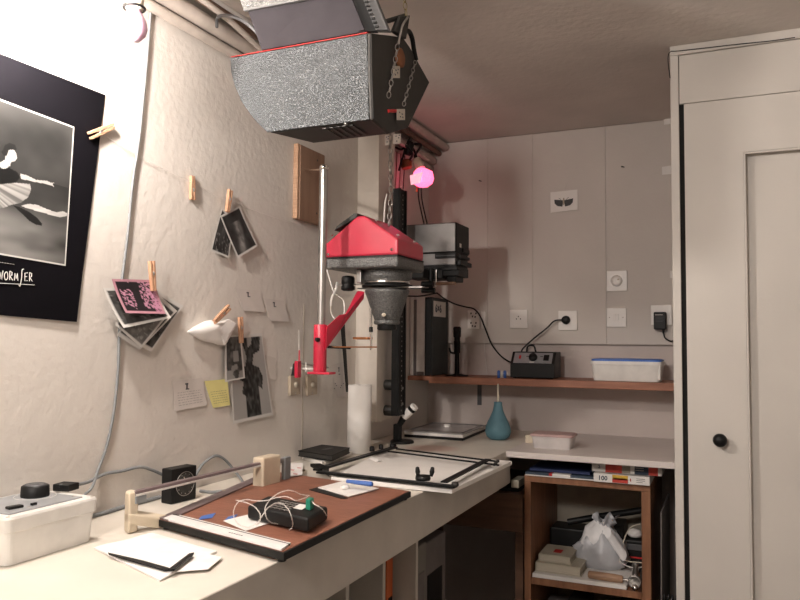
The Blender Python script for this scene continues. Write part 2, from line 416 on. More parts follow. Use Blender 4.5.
MB().loft([R1, R2, R3], sm=False).build('end_cap', 'dkgrey', hs, bevel=.002)
MB().prism([(-1.132, HY-.0015, 2.0038), (HX, HY-.0015, 2.0038), (HX, HY+.018, 2.0095), (-1.132, HY+.018, 2.0095)], (0, 0, .0015)).build('top_trim', 'red', hs)
# louvre vents in the underside
vt = MB().prism([(-0.8762, 1.5240, 1.8034), (-0.8010, 1.5240, 1.8034), (-0.8010, 1.5846, 1.7962), (-0.8762, 1.5846, 1.7962)], (0, 0, -.001)).build('vent', 'gap', hs)
for k in range(5):
    x = -.881+k*.0178
    MB().prism([(x, 1.520, 1.8028), (x+.009, 1.520, 1.8028), (x+.016, 1.587, 1.795), (x+.007, 1.587, 1.795)], (0, 0, -.0015)).build('vent_slat', 'dkgrey', vt)
MB().lathe([(.004, 0), (.004, .003), (0, .005)], (-0.8148, 1.5130, 1.8056), (0, 0, -1), 10).build('screw', 'steel', hs)
# raised lid
a, b = Vector((-1.043, HY+.002, 2.010)), Vector((HX-.004, HY+.002, 2.010)); c, d = Vector((HX-.050, 1.464, 2.140)), Vector((-1.073, 1.450, 2.140))
lid = MB().prism([a, b, c, d], (0, .006, 0)).build('lid', 'lidgrey', hs)
def lerp(p, q, t): return p+(q-p)*t
MB().prism([lerp(a, d, .66)+Vector((-.006, -.004, 0)), lerp(b, c, .66)+Vector((0, -.004, 0)), c+Vector((0, -.006, 0)), d+Vector((-.006, -.006, 0))], (0, -.004, 0)).build('lid_band', 'hammer_dk', lid)
MB().prism([lerp(a, d, .655)+Vector((-.006, -.004, 0)), lerp(b, c, .655)+Vector((0, -.004, 0)), lerp(b, c, .68)+Vector((0, -.004, 0)), lerp(a, d, .68)+Vector((-.006, -.004, 0))], (0, -.007, 0)).build('lid_edge', 'railgrey', lid)
MB().prism([b, b+Vector((.022, .01, 0)), c+Vector((.022, .01, 0)), c], (0, .012, 0)).build('lid_channel', 'black', lid)
rl = MB().prism([b+Vector((.024, .0, 0)), b+Vector((.050, .012, 0)), c+Vector((.050, .012, 0)), c+Vector((.024, .0, 0))], (0, .02, 0)).build('lid_rail', 'railgrey', lid)
tk = MB()
for k in range(14):
    t = (k+.5)/14; p = lerp(b, c, t)+Vector((.026, -.001, 0)); tk.box(p+Vector((0, -.003, -.002)), p+Vector((.008, .001, .002)))
tk.build('rack_tooth_row', 'black', hs, kind='stuff')
MB().prism([b+Vector((-.016, -.003, 0)), b+Vector((0, -.003, 0)), c+Vector((0, -.003, 0)), c+Vector((-.016, -.003, 0))], (0, -.005, 0)).build('lid_rim', 'lidgrey', lid)
# end fittings: black bar, cap disc, tags
xe = HX+.011
def E_(x, y): return hit(x, y, 0, xe)
MB().tube([E_(378, 24), E_(391, 20), E_(404, 16)], .008, 4, 1).build('top_bar', 'black', hs)
MB().prism([E_(390, 32), E_(396, 17), E_(406, 16), E_(402, 40)], (.012, 0, 0)).build('hook_plate', 'dkgrey', hs, bevel=.002)
MB().tube([E_(400, 33), E_(408, 31), E_(412, 38), E_(414, 50), E_(416, 60)], .0065, 8).build('strap', 'blackm', hs)
p = E_(399, 58); MB().lathe([(.024, 0), (.024, .006), (.018, .009), (0, .009)], (xe, p.y, p.z), (1, 0, 0)).build('disc_cap', 'orangecap', hs)
def chain(name, pts, L, label, cat='chain', r=.0011, m='steel'):
    P = [Vector(p) for p in pts]; mb = MB(); tot = sum((P[i+1]-P[i]).length for i in range(len(P)-1)); k = 0; s = 0; i = 0; acc = 0
    n = max(2, int(tot/L))
    for k in range(n):
        dd = (k+.5)*tot/n; i = 0; acc = 0
        while i < len(P)-2 and acc+(P[i+1]-P[i]).length < dd: acc += (P[i+1]-P[i]).length; i += 1
        sg = P[i+1]-P[i]; c = P[i]+sg.normalized()*(dd-acc); t = sg.normalized(); u = t.orthogonal().normalized(); w = t.cross(u)
        ax = u if k % 2 else w
        mb.torus(c, ax, L*.42, r, 10, 4, (1.45, .75), t)
    o = mb.build('chain_links', m, None, loc=P[0], kind='stuff')
    t_ = thing(name, label, cat, P[0]); o.parent = t_; o.location = (0, 0, 0)
    return t_
pa = Vector((hit(407, -8, 0, -.81).x, hit(407, -8, 0, -.81).y, ZC-.002))
chain('chain', [(-.715, 1.58, ZC), E_(402, 17)+Vector((.012, 0, 0))], .016, 'brass coloured chain from the ceiling to the hook above the silver housing', m='brass')
tag(MB().tube([E_(402, 18)+Vector((.016, 0, 0)), E_(396, 28)+Vector((.016, 0, 0)), E_(394, 45)+Vector((.012, 0, 0))], .003, 6).build('chain_hook', 'steel'), 'bent steel wire hook on the dark end of the silver housing', 'hook')
chain('chain', [E_(394, 45)+Vector((.010, 0, 0)), E_(391, 68)+Vector((.008, 0, 0)), E_(386, 98)+Vector((.006, 0, 0))], .016, 'left chain lying down the dark end of the silver housing', m='steel')
chain('chain', [E_(414, 61)+Vector((.004, 0, 0)), E_(409, 78)+Vector((.006, 0, 0)), E_(402, 106)+Vector((.004, 0, 0))], .014, 'right chain on the dark housing end below the black strap', m='steel')
def tagcard(x0, y0, x1, y1, X, label):
    q = [hit(x0, y0, 0, X), hit(x1, y0, 0, X), hit(x1, y1, 0, X), hit(x0, y1, 0, X)]
    t = thing('paper_tag', label, 'tag', (q[0]+q[2])/2)
    MB().prism([q[3], q[2], q[1], q[0]], (-.0008, 0, 0)).build('card', 'taglab', t)
    mb = MB()
    for (u, v) in ((.3, .3), (.62, .45), (.4, .68), (.7, .75)):
        p = q[0]+(q[1]-q[0])*u+(q[3]-q[0])*v; mb.box(p+Vector((0, -.002, -.002)), p+Vector((.0006, .0035, .0012)))
    mb.build('pen_marks', 'navy', t, kind='stuff'); return t
tagcard(397, 109, 405, 120, xe+.004, 'small written paper tag beside the red clip on the housing end')
tagcard(393, 78, 400, 66, xe+.004, 'tan paper tag right below the brown disc on the housing end')
tag(MB().tube([E_(388, 111), E_(396, 111)], .004, 8, 1).build('clip', 'red'), 'short red clip on the dark housing end beside a paper tag', 'clip')
q = [hit(393, 134, 1, 1.96), hit(401, 134, 1, 1.96), hit(401, 144, 1, 1.96), hit(393, 144, 1, 1.96)]
# ------------------------------------------------------------------ red enlarger on its steel pole
AX, AY = -.992, 2.13
en = thing('enlarger', 'photographic enlarger with red gabled head, grey cone and steel pole on the left wall', 'enlarger', (-1.10, 1.90, 1.197))
x0, x1, ya, yb = -1.158, -.907, 2.02, 2.225; xr = -1.034
g = MB().prism([(x0, ya, 1.556), (x1, ya, 1.556), (x1, ya, 1.604), (xr+.012, ya+.001, 1.681), (xr-.012, ya+.001, 1.681), (x0, ya, 1.598)], (0, yb-ya, 0))
hd = g.build('lamp_head', 'redpaint', en, bevel=.007, seg=3)
for (sx, sz) in ((x0+.014, 1.566), (x1-.020, 1.572)):
    MB().lathe([(.0045, 0), (.0045, .003), (0, .005)], (sx, ya, sz), (0, -1, 0), 10).build('screw', 'chrome', hd)
sl = Vector((.077, 0, .114)).normalized()
for (sx, sz, sy) in ((-1.0, 1.670, 2.06), (-.925, 1.620, 2.06), (-.912, 1.612, 2.16), (x0+.02, 1.626, 2.03)):
    MB().lathe([(.0045, 0), (.0045, .002), (0, .004)], (sx, sy, sz), (.7 if sx > -1.1 else -.7, 0, .9), 10).build('screw', 'chrome', hd)
MB().prism([(-1.128, ya+.004, 1.640), (-1.118, ya+.004, 1.655), (-1.060, ya+.004, 1.690), (-1.045, ya+.004, 1.690), (-1.050, ya+.004, 1.676)], (0, .15, 0)).build('vent_flap', 'dkgrey', en, bevel=.002)
MB().prism([(x0+.006, ya-.004, 1.553), (x1+.002, ya-.004, 1.553), (x1+.002, yb+.004, 1.553), (x0+.006, yb+.004, 1.553)], (0, 0, -.034)).build('base_tray', 'hammer_dk', en, bevel=.008, seg=3)
Bx((x0+.008, ya-.002, 1.5525), (x1, yb+.002, 1.5565)).build('tray_gasket', 'blackm', en)
MB().lathe([(.075, 0), (.078, -.004), (.078, -.028), (.070, -.033), (.070, -.036)], (AX, AY, 1.521), n=32).build('condenser_drum', 'hammer_dk', en)
MB().lathe([(.060, 0), (.073, 0), (.073, -.010), (.060, -.010)], (AX, AY, 1.486), n=32).build('chrome_ring', 'chrome', en)
MB().lathe([(.05, 0), (.080, 0), (.081, -.007), (.05, -.007)], (AX, AY, 1.474), n=32).build('carrier_ring', 'black', en)
Bx((AX-.10, AY-.012, 1.463), (AX+.125, AY+.012, 1.467)).build('negative_carrier', 'steel', en)
Bx((AX+.075, AY-.010, 1.461), (AX+.118, AY+.012, 1.469)).build('carrier_handle', 'black', en)
MB().lathe([(.068, 0), (.071, -.004), (.069, -.012), (.063, -.026), (.046, -.078), (.040, -.094), (.036, -.1)], (AX, AY, 1.459), n=32).build('bellows_cone', 'hammer_dk', en)
MB().lathe([(.032, .004), (.041, 0), (.042, -.008), (.038, -.012), (.03, -.012)], (AX, AY, 1.361), n=32).build('lens_flange', 'hammer_dk', en)
MB().lathe([(.030, 0), (.031, -.014), (.027, -.018), (.02, -.018), (.02, -.010), (0, -.008)], (AX, AY, 1.349), n=28).build('lens', 'black', en)
MB().lathe([(.006, 0), (.006, .010), (0, .012)], (AX+.012, AY-.047, 1.378), (0.3, -1, 0), 12).build('grub_screw', 'cream', en)
# focus knob, arm, sleeve, pole
MB().lathe([(.010, .008), (.018, .006), (.021, 0), (.021, -.016), (.018, -.022), (.022, -.026), (.022, -.036), (.014, -.040)], hit(348, 284, 1, 2.08)+Vector((0, 0, .018)), n=22).build('focus_knob', 'black', en)
Bx((-1.16, 2.09, 1.474), (-1.06, 2.10, 1.478)).build('carrier_rail', 'steel', en)
p = hit(360, 275, 1, 2.07); Bx((p.x-.008, 2.06, 1.478), (p.x+.008, 2.10, 1.519)).build('neck_bracket', 'steel', en, bevel=.002)
PX, PY = -1.099, 1.90
arm = MB()
A = [Vector((-1.100, 1.915, 1.338)), Vector((-1.082, 1.915, 1.258)), Vector((-1.058, 2.075, 1.462)), Vector((-1.082, 2.075, 1.470))]
A = [hit(326, 327, 1, PY), hit(325, 350, 1, PY), hit(363, 299, 1, 2.09), hit(364, 292, 1, 2.09), hit(357, 291, 1, 2.09), hit(345, 314, 1, 1.99), hit(339, 315, 1, 1.96)]
arm.prism([A[1], A[2], A[3], A[4], A[5], A[6], A[0]], (.010, -.014, 0)).build('arm', 'redpaint', en, bevel=.003)
MB().cyl(hit(334, 344, 1, 1.93)+Vector((0, -.03, 0)), hit(334, 344, 1, 1.93)+Vector((0, -.02, 0)), .009)
MB().lathe([(.018, 0), (.0195, .003), (.0195, .135), (.018, .138)], (PX-.001, PY, 1.206), n=24).build('sleeve', 'redpaint', en)
Bx((PX-.032, PY-.020, 1.199), (PX+.042, PY+.020, 1.206)).build('sleeve_foot', 'redpaint', en, bevel=.002)
MB().lathe([(.006, 0), (.006, .012), (.003, .014)], (PX+.004, PY-.018, 1.300), (0, -1, 0), 14).build('lock_screw', 'black', en)
MB().cyl((PX, PY, 1.197), (PX+.004, PY, 1.812), .0125, n=20).build('pole', 'steel', en)
MB().lathe([(.0115, -.006), (.0135, -.005), (.0135, .006), (.010, .009), (0, .009)], (PX+.004, PY, 1.808), n=20).build('pole_cap', 'chrome', en)
MB().cyl((PX+.004, PY, 1.803), hit(305, 170, 0, -1.301), .004, n=10).build('top_tie_rod', 'chrome', en)
MB().cyl((PX, PY+.01, 1.212), (XW+.001, 2.095, 1.205), .0045, n=10).build('wall_rod', 'white', en)
MB().cyl((PX+.02, PY+.01, 1.219), (XW+.001, 2.13, 1.222), .003, n=10).build('wall_rod', 'steel', en)
p = hit(291, 372, 0, -1.29); MB().prism([p+Vector((0, 0, -.012)), p+Vector((0, .03, -.012)), p+Vector((0, .026, .030)), p+Vector((0, .012, .026))], (.012, 0, 0)).build('clamp_tip', 'black', en)
p = hit(298, 368, 0, -1.23); Bx((p.x-.006, p.y-.012, p.z-.030), (p.x+.006, p.y+.010, p.z+.022)).build('clamp', 'redpaint', en, bevel=.002)
MB().cyl((p.x, p.y+.006, p.z+.02), (p.x, p.y+.006, p.z+.055), .002, n=8).build('clamp_pin', 'redpaint', en)
MB().cyl(hit(306, 372, 0, -1.2), hit(306, 362, 0, -1.2), .002, n=8).build('clamp_pin', 'white', en)
# swing filter on a rod
MB().cyl(hit(371, 308, 1, 2.10), hit(371, 350, 1, 2.10), .004, n=10).build('filter_rod', 'chrome', en)
MB().cyl(hit(371, 327, 1, 2.10), hit(371, 332, 1, 2.10), .0065, n=10).build('filter_collar', 'black', en)
p = hit(364, 338, 1, 2.10); Bx((p.x-.030, p.y-.02, p.z-.005), (p.x+.022, p.y+.02, p.z+.003)).build('filter_holder', 'copper', en, bevel=.002)
MB().cyl(hit(371, 347, 1, 2.10)+Vector((.02, 0, 0)), hit(331, 347, 1, 1.92), .0022, n=8).build('copper_rod', 'copper', en)
MB().cyl(hit(328, 347, 1, 1.91), hit(350, 348, 1, 2.0), .004, n=8).build('rod_socket', 'black', en)
# cords on it
MB().tube([hit(327, 270, 1, 2.06), hit(334, 292, 1, 2.05), hit(343, 300, 1, 2.0), hit(344, 314, 1, 2.0), hit(337, 320, 1, 2.0), hit(331, 312, 1, 2.0), hit(332, 298, 1, 2.0), hit(337, 284, 1, 2.06)], .0022, 6).build('cord_loop', 'wcable', en)
MB().tube([hit(331, 306, 1, 1.99), hit(332, 298, 1, 1.99), hit(336, 290, 1, 2.02), hit(337, 283, 1, 2.05)], .0042, 8).build('cord_sleeve', 'white', en)
# chain from the housing to the enlarger head
c0 = hit(391, 133, 1, 2.12)
chain('chain', [c0+Vector((0, 0, .12)), hit(390, 150, 1, 2.12), hit(391, 190, 1, 2.12), hit(389, 226, 1, 2.12)], .020, 'steel chain hanging behind the red enlarger head', r=.0024)
for i, (x, y, lb) in enumerate(((387, 140, 'narrow white tag on the chain below the silver housing'), (397, 139, 'square written tag hanging right of the chain below the silver housing'))):
    p = hit(x, y, 1, 2.10); w = .007 if i == 0 else .013
    t = thing('paper_tag', lb, 'tag', p)
    Bx((p.x-w, p.y, p.z-.016), (p.x+w, p.y+.001, p.z+.016)).build('card', 'notepaper', t)
    mb = MB()
    for u, v in ((-.4, .5), (.3, .1), (-.2, -.5), (.5, .6)): mb.box((p.x+w*u, p.y-.0006, p.z+.016*v), (p.x+w*u+.004, p.y+.0002, p.z+.016*v+.003))
    mb.build('pen_marks', 'navy', t, kind='stuff')
tag(MB().tube([hit(387, 194, 1, 2.12), hit(385, 205, 1, 2.12), hit(384, 222, 1, 2.14)], .0028, 6).build('cord', 'wcable'), 'short white cord beside the chain above the red enlarger head', 'cord')
# ------------------------------------------------------------------ black enlarger on the wall column
be = thing('enlarger', 'black enlarger with grey fronted box head on a perforated black column by the corner', 'enlarger', (-1.16, 2.64, 1.01))
CX0, CX1, CY0, CY1 = -1.190, -1.163, 2.598, 2.672
Bx((CX0, CY0, 1.012), (CX1, CY1, 1.888)).build('column', 'blackm', be, bevel=.0015)
for y in (CY0+.008, CY1-.012): Bx((CX1, y-.004, 1.012), (CX1+.004, y+.008, 1.888)).build('column_rail', 'blackm', be)
hm = MB(); z = 1.03
while z < 1.87: hm.lathe([(.0035, 0), (.0035, .0006), (0, .0006)], (CX1, (CY0+CY1)/2, z), (1, 0, 0), 6); z += .019
hm.build('rack_marks', 'steel', be, kind='stuff')
for z in (1.055, 1.115): MB().lathe([(.006, 0), (.006, .003), (0, .004)], (CX1, (CY0+CY1)/2+.008, z), (1, 0, 0), 12).build('bolt', 'steel', be)
for z in (1.127, 1.028):
    MB().lathe([(.018, 0), (.020, .003), (.020, .052), (.017, .056)], (CX0, 2.63, z), (-1, 0, 0), 18).build('standoff', 'dkgrey', be)
bx0, bx1, by0, by1 = -1.212, -.983, 2.75, 2.91
M['satin'] = mat('satin_grey_panel', (.20, .19, .185), .33, .6, var=.05)
Bx((bx0, by0+.003, 1.650), (bx1, by1, 1.768)).build('lamp_house', 'blackm', be, bevel=.004)
Bx((bx0+.004, by0-.001, 1.652), (bx1-.004, by0+.004, 1.765)).build('front_panel', 'satin', be, bevel=.001)
Bx((bx0, by0+.004, 1.588), (bx1-.002, by1-.01, 1.650)).build('lower_house', 'blackm', be, bevel=.003)
Bx((bx0+.004, by0+.0, 1.600), (bx1-.004, by0+.006, 1.646)).build('front_panel', 'satin', be, bevel=.001)
Bx((-1.07, by0-.006, 1.625), (bx1-.001, by0+.004, 1.648)).build('filter_drawer', 'black', be, bevel=.001)
Bx((-1.065, by0-.008, 1.634), (-.985, by0-.005, 1.637)).build('drawer_edge', 'grey', be)
for (a_, b_) in (((bx1-.003, 2.78, 1.628), (bx1+.010, 2.89, 1.640)), ((bx1-.003, 2.77, 1.600), (bx1+.012, 2.91, 1.618)), ((-1.06, by0, 1.578), (bx1+.004, 2.89, 1.592)), ((bx1-.003, 2.82, 1.655), (bx1+.006, 2.90, 1.672))):
    Bx(a_, b_).build('side_ridge', 'black', be, bevel=.002)
p = Vector((bx1+.0005, 2.79, 1.672)); Bx(p, p+Vector((.0008, .02, .016))).build('side_label', 'paper', be)
Bx((CX1-.005, 2.6725, 1.543), (-1.09, 2.80, 1.582)).build('carriage', 'black', be, bevel=.003)
Bx((-1.13, 2.75, 1.545), (-1.04, 2.86, 1.590)).build('lens_stage', 'black', be, bevel=.003)
Bx((-1.045, 2.76, 1.555), (-.975, 2.88, 1.580)).build('lens_stage', 'black', be, bevel=.003)
Bx((-1.03, 2.77, 1.535), (-.99, 2.86, 1.556)).build('lens_mount', 'black', be, bevel=.003)
MB().cyl((-1.085, 2.74, 1.50), (-1.085, 2.74, 1.585), .009, n=12).build('focus_post', 'black', be)
MB().cyl((-1.063, 2.74, 1.515), (-1.063, 2.74, 1.580), .004, n=10).build('chrome_post', 'chrome', be)
MB().cyl((-1.115, 2.72, 1.522), (-1.068, 2.72, 1.522), .012, n=16).build('focus_knob', 'black', be)
MB().cyl((-1.115, 2.72, 1.497), (-1.060, 2.72, 1.497), .010, n=16).build('focus_knob', 'black', be)
Bx((-1.06, 2.73, 1.519), (-.985, 2.76, 1.530)).build('wooden_handle', 'plank', be, bevel=.002)
# ------------------------------------------------------------------ pink wrapped safelight and its wires
pk = thing('safelight', 'glowing pink wrapped light bulb hanging near the ceiling in the far corner', 'lamp', (-1.19, 2.9, 2.06))
PC = hit(423, 176, 1, 2.9)
def ring(z, r, ph, n=8, sx=0): return [PC+Vector((math.cos(2*math.pi*i/n+ph)*r+sx, math.sin(2*math.pi*i/n+ph)*r, z)) for i in range(n)]
MB().loft([ring(.032, .020, .2, sx=-.006), ring(.018, .041, .2), ring(-.012, .047, .35), ring(-.034, .040, .3), ring(-.046, .022, .3)], sm=False).build('pink_wrap', 'pinkbulb', pk)
MB().prism([PC+Vector((-.040, -.046, -.004)), PC+Vector((.020, -.050, .004)), PC+Vector((.006, -.046, -.040)), PC+Vector((-.036, -.044, -.044))], (0, -.003, 0)).build('wrap_flap', 'pinkpale', pk)
MB().cyl(PC+Vector((-.010, 0, .030)), PC+Vector((-.035, .01, .075)), .020, .018).build('bulb_holder', 'cream', pk)
MB().lathe([(.022, 0), (.026, .03), (.020, .035)], PC+Vector((-.066, -.02, .035)), (-.2, 0, 1), 16).build('bracket_block', 'orangecap', pk)
cbl = [[(-.028, .008, .07), (-.04, 0, .11), (-.06, -.02, .14), (-.08, -.05, .11), (-.12, -.06, .13)],
       [(-.03, .01, .07), (-.05, .03, .10), (-.03, .05, .15), (-.09, .06, .16)], [(-.09, -.05, .02), (-.07, -.04, .10), (-.05, -.03, .16), (-.1, .1, .19)],
       [(-.06, -.02, .06), (-.03, -.05, .09), (-.07, -.09, .13), (-.11, -.12, .10)]]
for k, c in enumerate(cbl):
    MB().tube([PC+Vector(q_) for q_ in c], .005).build('wire', 'black', pk)
MB().lathe([(.012, 0), (.018, .01), (.016, .05), (.008, .06)], PC+Vector((-.055, -.04, .085)), (.3, 0, 1), 12).build('junction', 'black', pk)
for k, (xa, xb_) in enumerate(((418, 424), (421, 427))):
    tag(MB().tube([hit(xa, 184, 1, 2.92), hit(xa+1, 200, 1, 2.92), hit(xb_, 224, 1, 2.9)], .0035, 6).build('hanging_cord', 'black'), ('left' if k == 0 else 'right')+' one of two black cords hanging from the pink bulb to the black box', 'cord')
tag(MB().tube([hit(418, 184, 1, 2.95), hit(417, 192, 1, 2.95)], .007, 6, 1).build('plug_body', 'copper'), 'small reddish strip hanging just below the pink bulb', 'strip')
for k, (x_, m_) in enumerate(((395, 'pipebr'), (399, 'pipebr'), (403, 'black'))):
    tag(MB().tube([hit(x_+2, 150, 0, -1.30), hit(x_+1, 175, 0, -1.30), hit(x_-1, 205, 0, -1.30)], .0022, 6).build('thin_wire', m_), ['leftmost', 'middle', 'rightmost'][k]+' of the three thin wires on the pink lit wall beside the chain', 'wire')
# ------------------------------------------------------------------ lit bulb at upper left, pink tinted bulb beside it
def bulb(name, P, gm, label, r=1.0):
    t = thing(name, label, 'lamp', P)
    MB().lathe([(.0, -.048*r), (.016*r, -.045*r), (.028*r, -.032*r), (.032*r, -.016*r), (.029*r, .003*r), (.020*r, .020*r), (.014*r, .032*r)], P, n=14).build('glass_bulb', gm, t)
    MB().lathe([(.014, .030*r), (.018, .031*r), (.020, .06), (.014, .10), (.012, .12)], P, n=16).build('bulb_holder', 'cream', t)
    MB().torus(P+Vector((0, 0, .034*r)), (0, 0, 1), .022, .0028, 24, 6).build('holder_ring', 'black', t)
    MB().cyl(P+Vector((0, 0, .11)), (XW+.0005, P.y+.02, min(P.z+.15, ZC-.02)), .006).build('holder_arm', 'cream', t)
bulb('light_bulb', BULB, 'bulb', 'bright white lit bulb in a ringed holder above the poster')
bulb('light_bulb', hit(134, 22, 0, -1.17), 'pinkglass', 'unlit pale pink bulb in a black ringed holder at the top of the left wall', .9)
# ------------------------------------------------------------------ plank on the left wall
pl = thing('plank', 'short brown wooden plank fixed upright on the left wall behind the steel pole', 'plank', (XW, 2.2, 1.71))
Bx((XW+.0005, 2.098, 1.698), (XW+.020, 2.262, 1.950)).build('board', 'plank', pl, bevel=.003)
Bx((XW+.001, 2.086, 1.700), (XW+.018, 2.0975, 1.950)).build('edge_strip', 'beigewood', pl)
for z in (1.735, 1.92): MB().lathe([(.004, 0), (0, .002)], (XW+.020, 2.21, z), (1, 0, 0), 8).build('nail_head', 'dkgrey', pl)
# ------------------------------------------------------------------ paper roll, strap
pr = thing('paper_roll', 'upright roll of thick white paper standing on the bench against the white duct', 'roll', (-1.213, 2.375, .9))
rc = Vector((-1.213, 2.375, .9)); spir = []
for i in range(40):
    a_ = i/39*math.pi*4.2; r_ = .037+.004*i/39*2; spir.append(rc+Vector((math.cos(a_+2)*r_, math.sin(a_+2)*r_, .002)))
V = []; F = []
for p in spir: V += [p, p+Vector((0, 0, .238))+Vector((.003, 0, 0))]
for i in range(39): F.append((2*i, 2*i+2, 2*i+3, 2*i+1))
o = MB().add(V, F, True).build('rolled_sheet', 'paper', pr); md = o.modifiers.new('s', 'SOLIDIFY'); md.thickness = .0015
tag(MB().sheet([hit(340, 322, 0, -1.30), hit(344, 322, 0, -1.30), hit(348, 392, 0, -1.30), hit(346, 392, 0, -1.30)], (1, 0, 0), .003, 2, 6).build('strap', 'black'), 'thin black strap hanging on the left wall behind the red enlarger arm', 'strap')
o = MB().prism([hit(339, 318, 0, -1.30), hit(342, 318, 0, -1.30), hit(349, 352, 0, -1.30), hit(351, 376, 0, -1.30), hit(346, 391, 0, -1.30), hit(345, 350, 0, -1.30)], (.004, 0, 0))
# ------------------------------------------------------------------ things pinned to the left wall
WX = XW+.001; NX = (1, 0, 0)
def wq(*pts, x=WX): return [hit(a, b, 0, x) for a, b in pts]
def peg(x0, y0, x1, y1, X, label, name='clothespin', group=None, spread=.0018):
    a, b = hit(x0, y0, 0, X), hit(x1, y1, 0, X); d = (b-a).normalized(); n = Vector((1, 0, 0)); s_ = d.cross(n).normalized()
    t = thing(name, label, 'clothespin', (a+b)/2)
    for sg in (-1, 1):
        q = [a+s_*sg*spread*1.6, a+s_*(sg*spread*1.6+sg*.006), a+(b-a)*.45+s_*sg*.0085, b+s_*sg*.0065, b+s_*sg*.0006, a+(b-a)*.45+s_*sg*.0012]
        MB().prism(q, n*.009).build('wooden_jaw', 'peg', t, bevel=.001)
    c = a+(b-a)*.42+n*.0045
    mb = MB(); mb.torus(c, s_, .0055, .0009, 12, 5); mb.torus(c+s_*.002, s_, .0055, .0009, 12, 5); mb.torus(c-s_*.002, s_, .0055, .0009, 12, 5)
    mb.build('spring', 'steel', t); return t

# poster
PTL, PTR, PBR, PBL = hit(-60, 30, 0, WX), hit(105, 95, 0, WX), hit(75, 322, 0, WX), hit(-70, 309, 0, WX)
po = thing('poster', 'large black poster with a dancer photo and white signature on the left wall', 'poster', (WX, 1.0, 1.33))
N_ = 30; V = []
def edge_x(v):  # right edge leans and curls a little
    return
mbp = MB(); mbp.sheet([PTL, PTR, PBR, PBL], NX, .0006, 24, 24, lambda u, v: .0008+.004*(v**4)*u+.0015*math.sin(v*3.1)*u)
mbp.build('sheet', mat('poster_black', (.0045, .004, .0055), .75, var=.05, spec=.06), po)
ITL, ITR, IBR, IBL = hit(-30, 88, 0, WX), hit(73.5, 127, 0, WX), hit(64, 266, 0, WX), hit(-40, 248, 0, WX)
def iw(pts): return [(p.y, p.z) for p in (hit(a, b, 0, WX) for a, b in pts)]
face = iw([(5, 152), (7, 148), (12, 149), (15, 153), (16, 158), (14, 161), (10, 162), (9, 166), (4, 169), (0, 168), (-3, 164), (4, 160)])
hair = iw([(2, 150), (4, 145), (9, 143), (14, 145), (16, 150), (12, 150), (8, 150), (6, 156), (3, 156), (0, 152)])
torso = iw([(-14, 160), (0, 166), (8, 168), (16, 172), (19, 178), (14, 183), (4, 184), (-12, 186)])
armp = iw([(19, 174), (25, 175), (35, 180), (46, 181), (50, 183), (54, 182.5), (51, 184), (53, 187), (50, 185.5), (45, 184), (34, 182), (20, 179)])
tutu = iw([(-30, 186), (0, 184), (14, 183), (29, 184), (30, 190), (27, 197), (20, 203), (10, 205), (2, 208), (-25, 210)])
leg1 = iw([(20, 206), (27, 204), (36, 205), (45, 209), (55, 212.5), (61, 211.5), (66, 213), (66, 216), (58, 217.5), (52, 216), (40, 212), (28, 209)])
leg2 = iw([(11, 205), (17, 206.5), (28, 212), (36, 218), (41, 224), (40, 226), (35, 225), (28, 221), (20, 213)])
def dancer(u, v):
    p = (ITL*(1-u)+ITR*u)*(1-v)+(IBL*(1-u)+IBR*u)*v; y, z = p.y, p.z
    if u > .985 or v < .012 or v > .988: return .55
    if inpoly(y, z, hair): return .008
    if inpoly(y, z, face): return .26+.25*vnoise(y*120, z*120)
    if inpoly(y, z, armp): return .36
    if inpoly(y, z, torso): return .004
    if inpoly(y, z, leg2): return .008
    if inpoly(y, z, leg1): return .34+.14*vnoise(y*60, z*200)
    if inpoly(y, z, tutu):
        an = math.atan2(z-1.62, y-.93); return .10+.30*vnoise(an*34, 1)*(1-.5*u)
    c = fbm(y*9+3, z*14); b = .006+.045*max(0, c-.15)
    if v > .55: b += (v-.55)*.75*max(0, fbm(y*6, z*17+5)-.15)*1.6
    if v < .45: b += .05*max(0, u-.2)*fbm(y*12, z*12)
    d = math.hypot(y-.98, z-1.82); b += .05*math.exp(-(d/.07)**2)
    return b
print_part('dancer_photo', [ITL, ITR, IBR, IBL], NX, dancer, 200, 240, po, lambda u, v: .0022+.002*v*u, .0004)
# hand lettered signature WORMSER
SIG = {'W': [[(0, 1), (.2, 0), (.45, .8), (.7, 0), (1, 1)]], 'O': [[(.5, .9), (.1, .6), (.15, .15), (.5, 0), (.9, .3), (.8, .8), (.5, .9)]],
       'R': [[(.1, 0), (.15, 1)], [(.15, 1), (.7, .9), (.65, .55), (.2, .45), (.85, 0)]], 'M': [[(0, 0), (.15, .8), (.45, .2), (.75, .8), (.9, 0)]],
       'S': [[(1.1, 1.35), (.7, 1.2), (.6, .4), (.2, -.6), (-.1, -.5)]], 'E': [[(.9, .95), (.2, .9), (.15, 0), (.85, .05)], [(.2, .5), (.7, .52)]]}
sg = MB(); o0 = hit(-3, 279.5, 0, WX); o1 = hit(32, 281.5, 0, WX); dv = (o1-o0); wl = dv.length/7; dv.normalize(); uz = (hit(20, 270, 0, WX)-hit(20, 280, 0, WX))
for k, ch in enumerate('WORMSER'):
    for st in SIG[ch]:
        P = [o0+dv*(wl*(k+.08+.80*a))+uz*b*.88+Vector((.0042, 0, 0)) for a, b in st]
        sg.tube(P, .0008, 5, 1 if ch not in 'OS' else 4)
sg.tube([o0+dv*wl*k*.9+uz*(-.35)+Vector((.0042, 0, 0)) for k in (0, 3, 8)], .0006, 5, 2)
sg.build('signature', 'paper', po)
cpm = MB(); c0_ = hit(-18, 259.5, 0, WX+.0035); c1_ = hit(15, 264.5, 0, WX+.0035)
for k in range(12): cpm.tube([c0_.lerp(c1_, k/12), c0_.lerp(c1_, (k+.7)/12)], .0006, 4, 1)
cpm.build('caption_line', 'notepaper', po, kind='stuff')
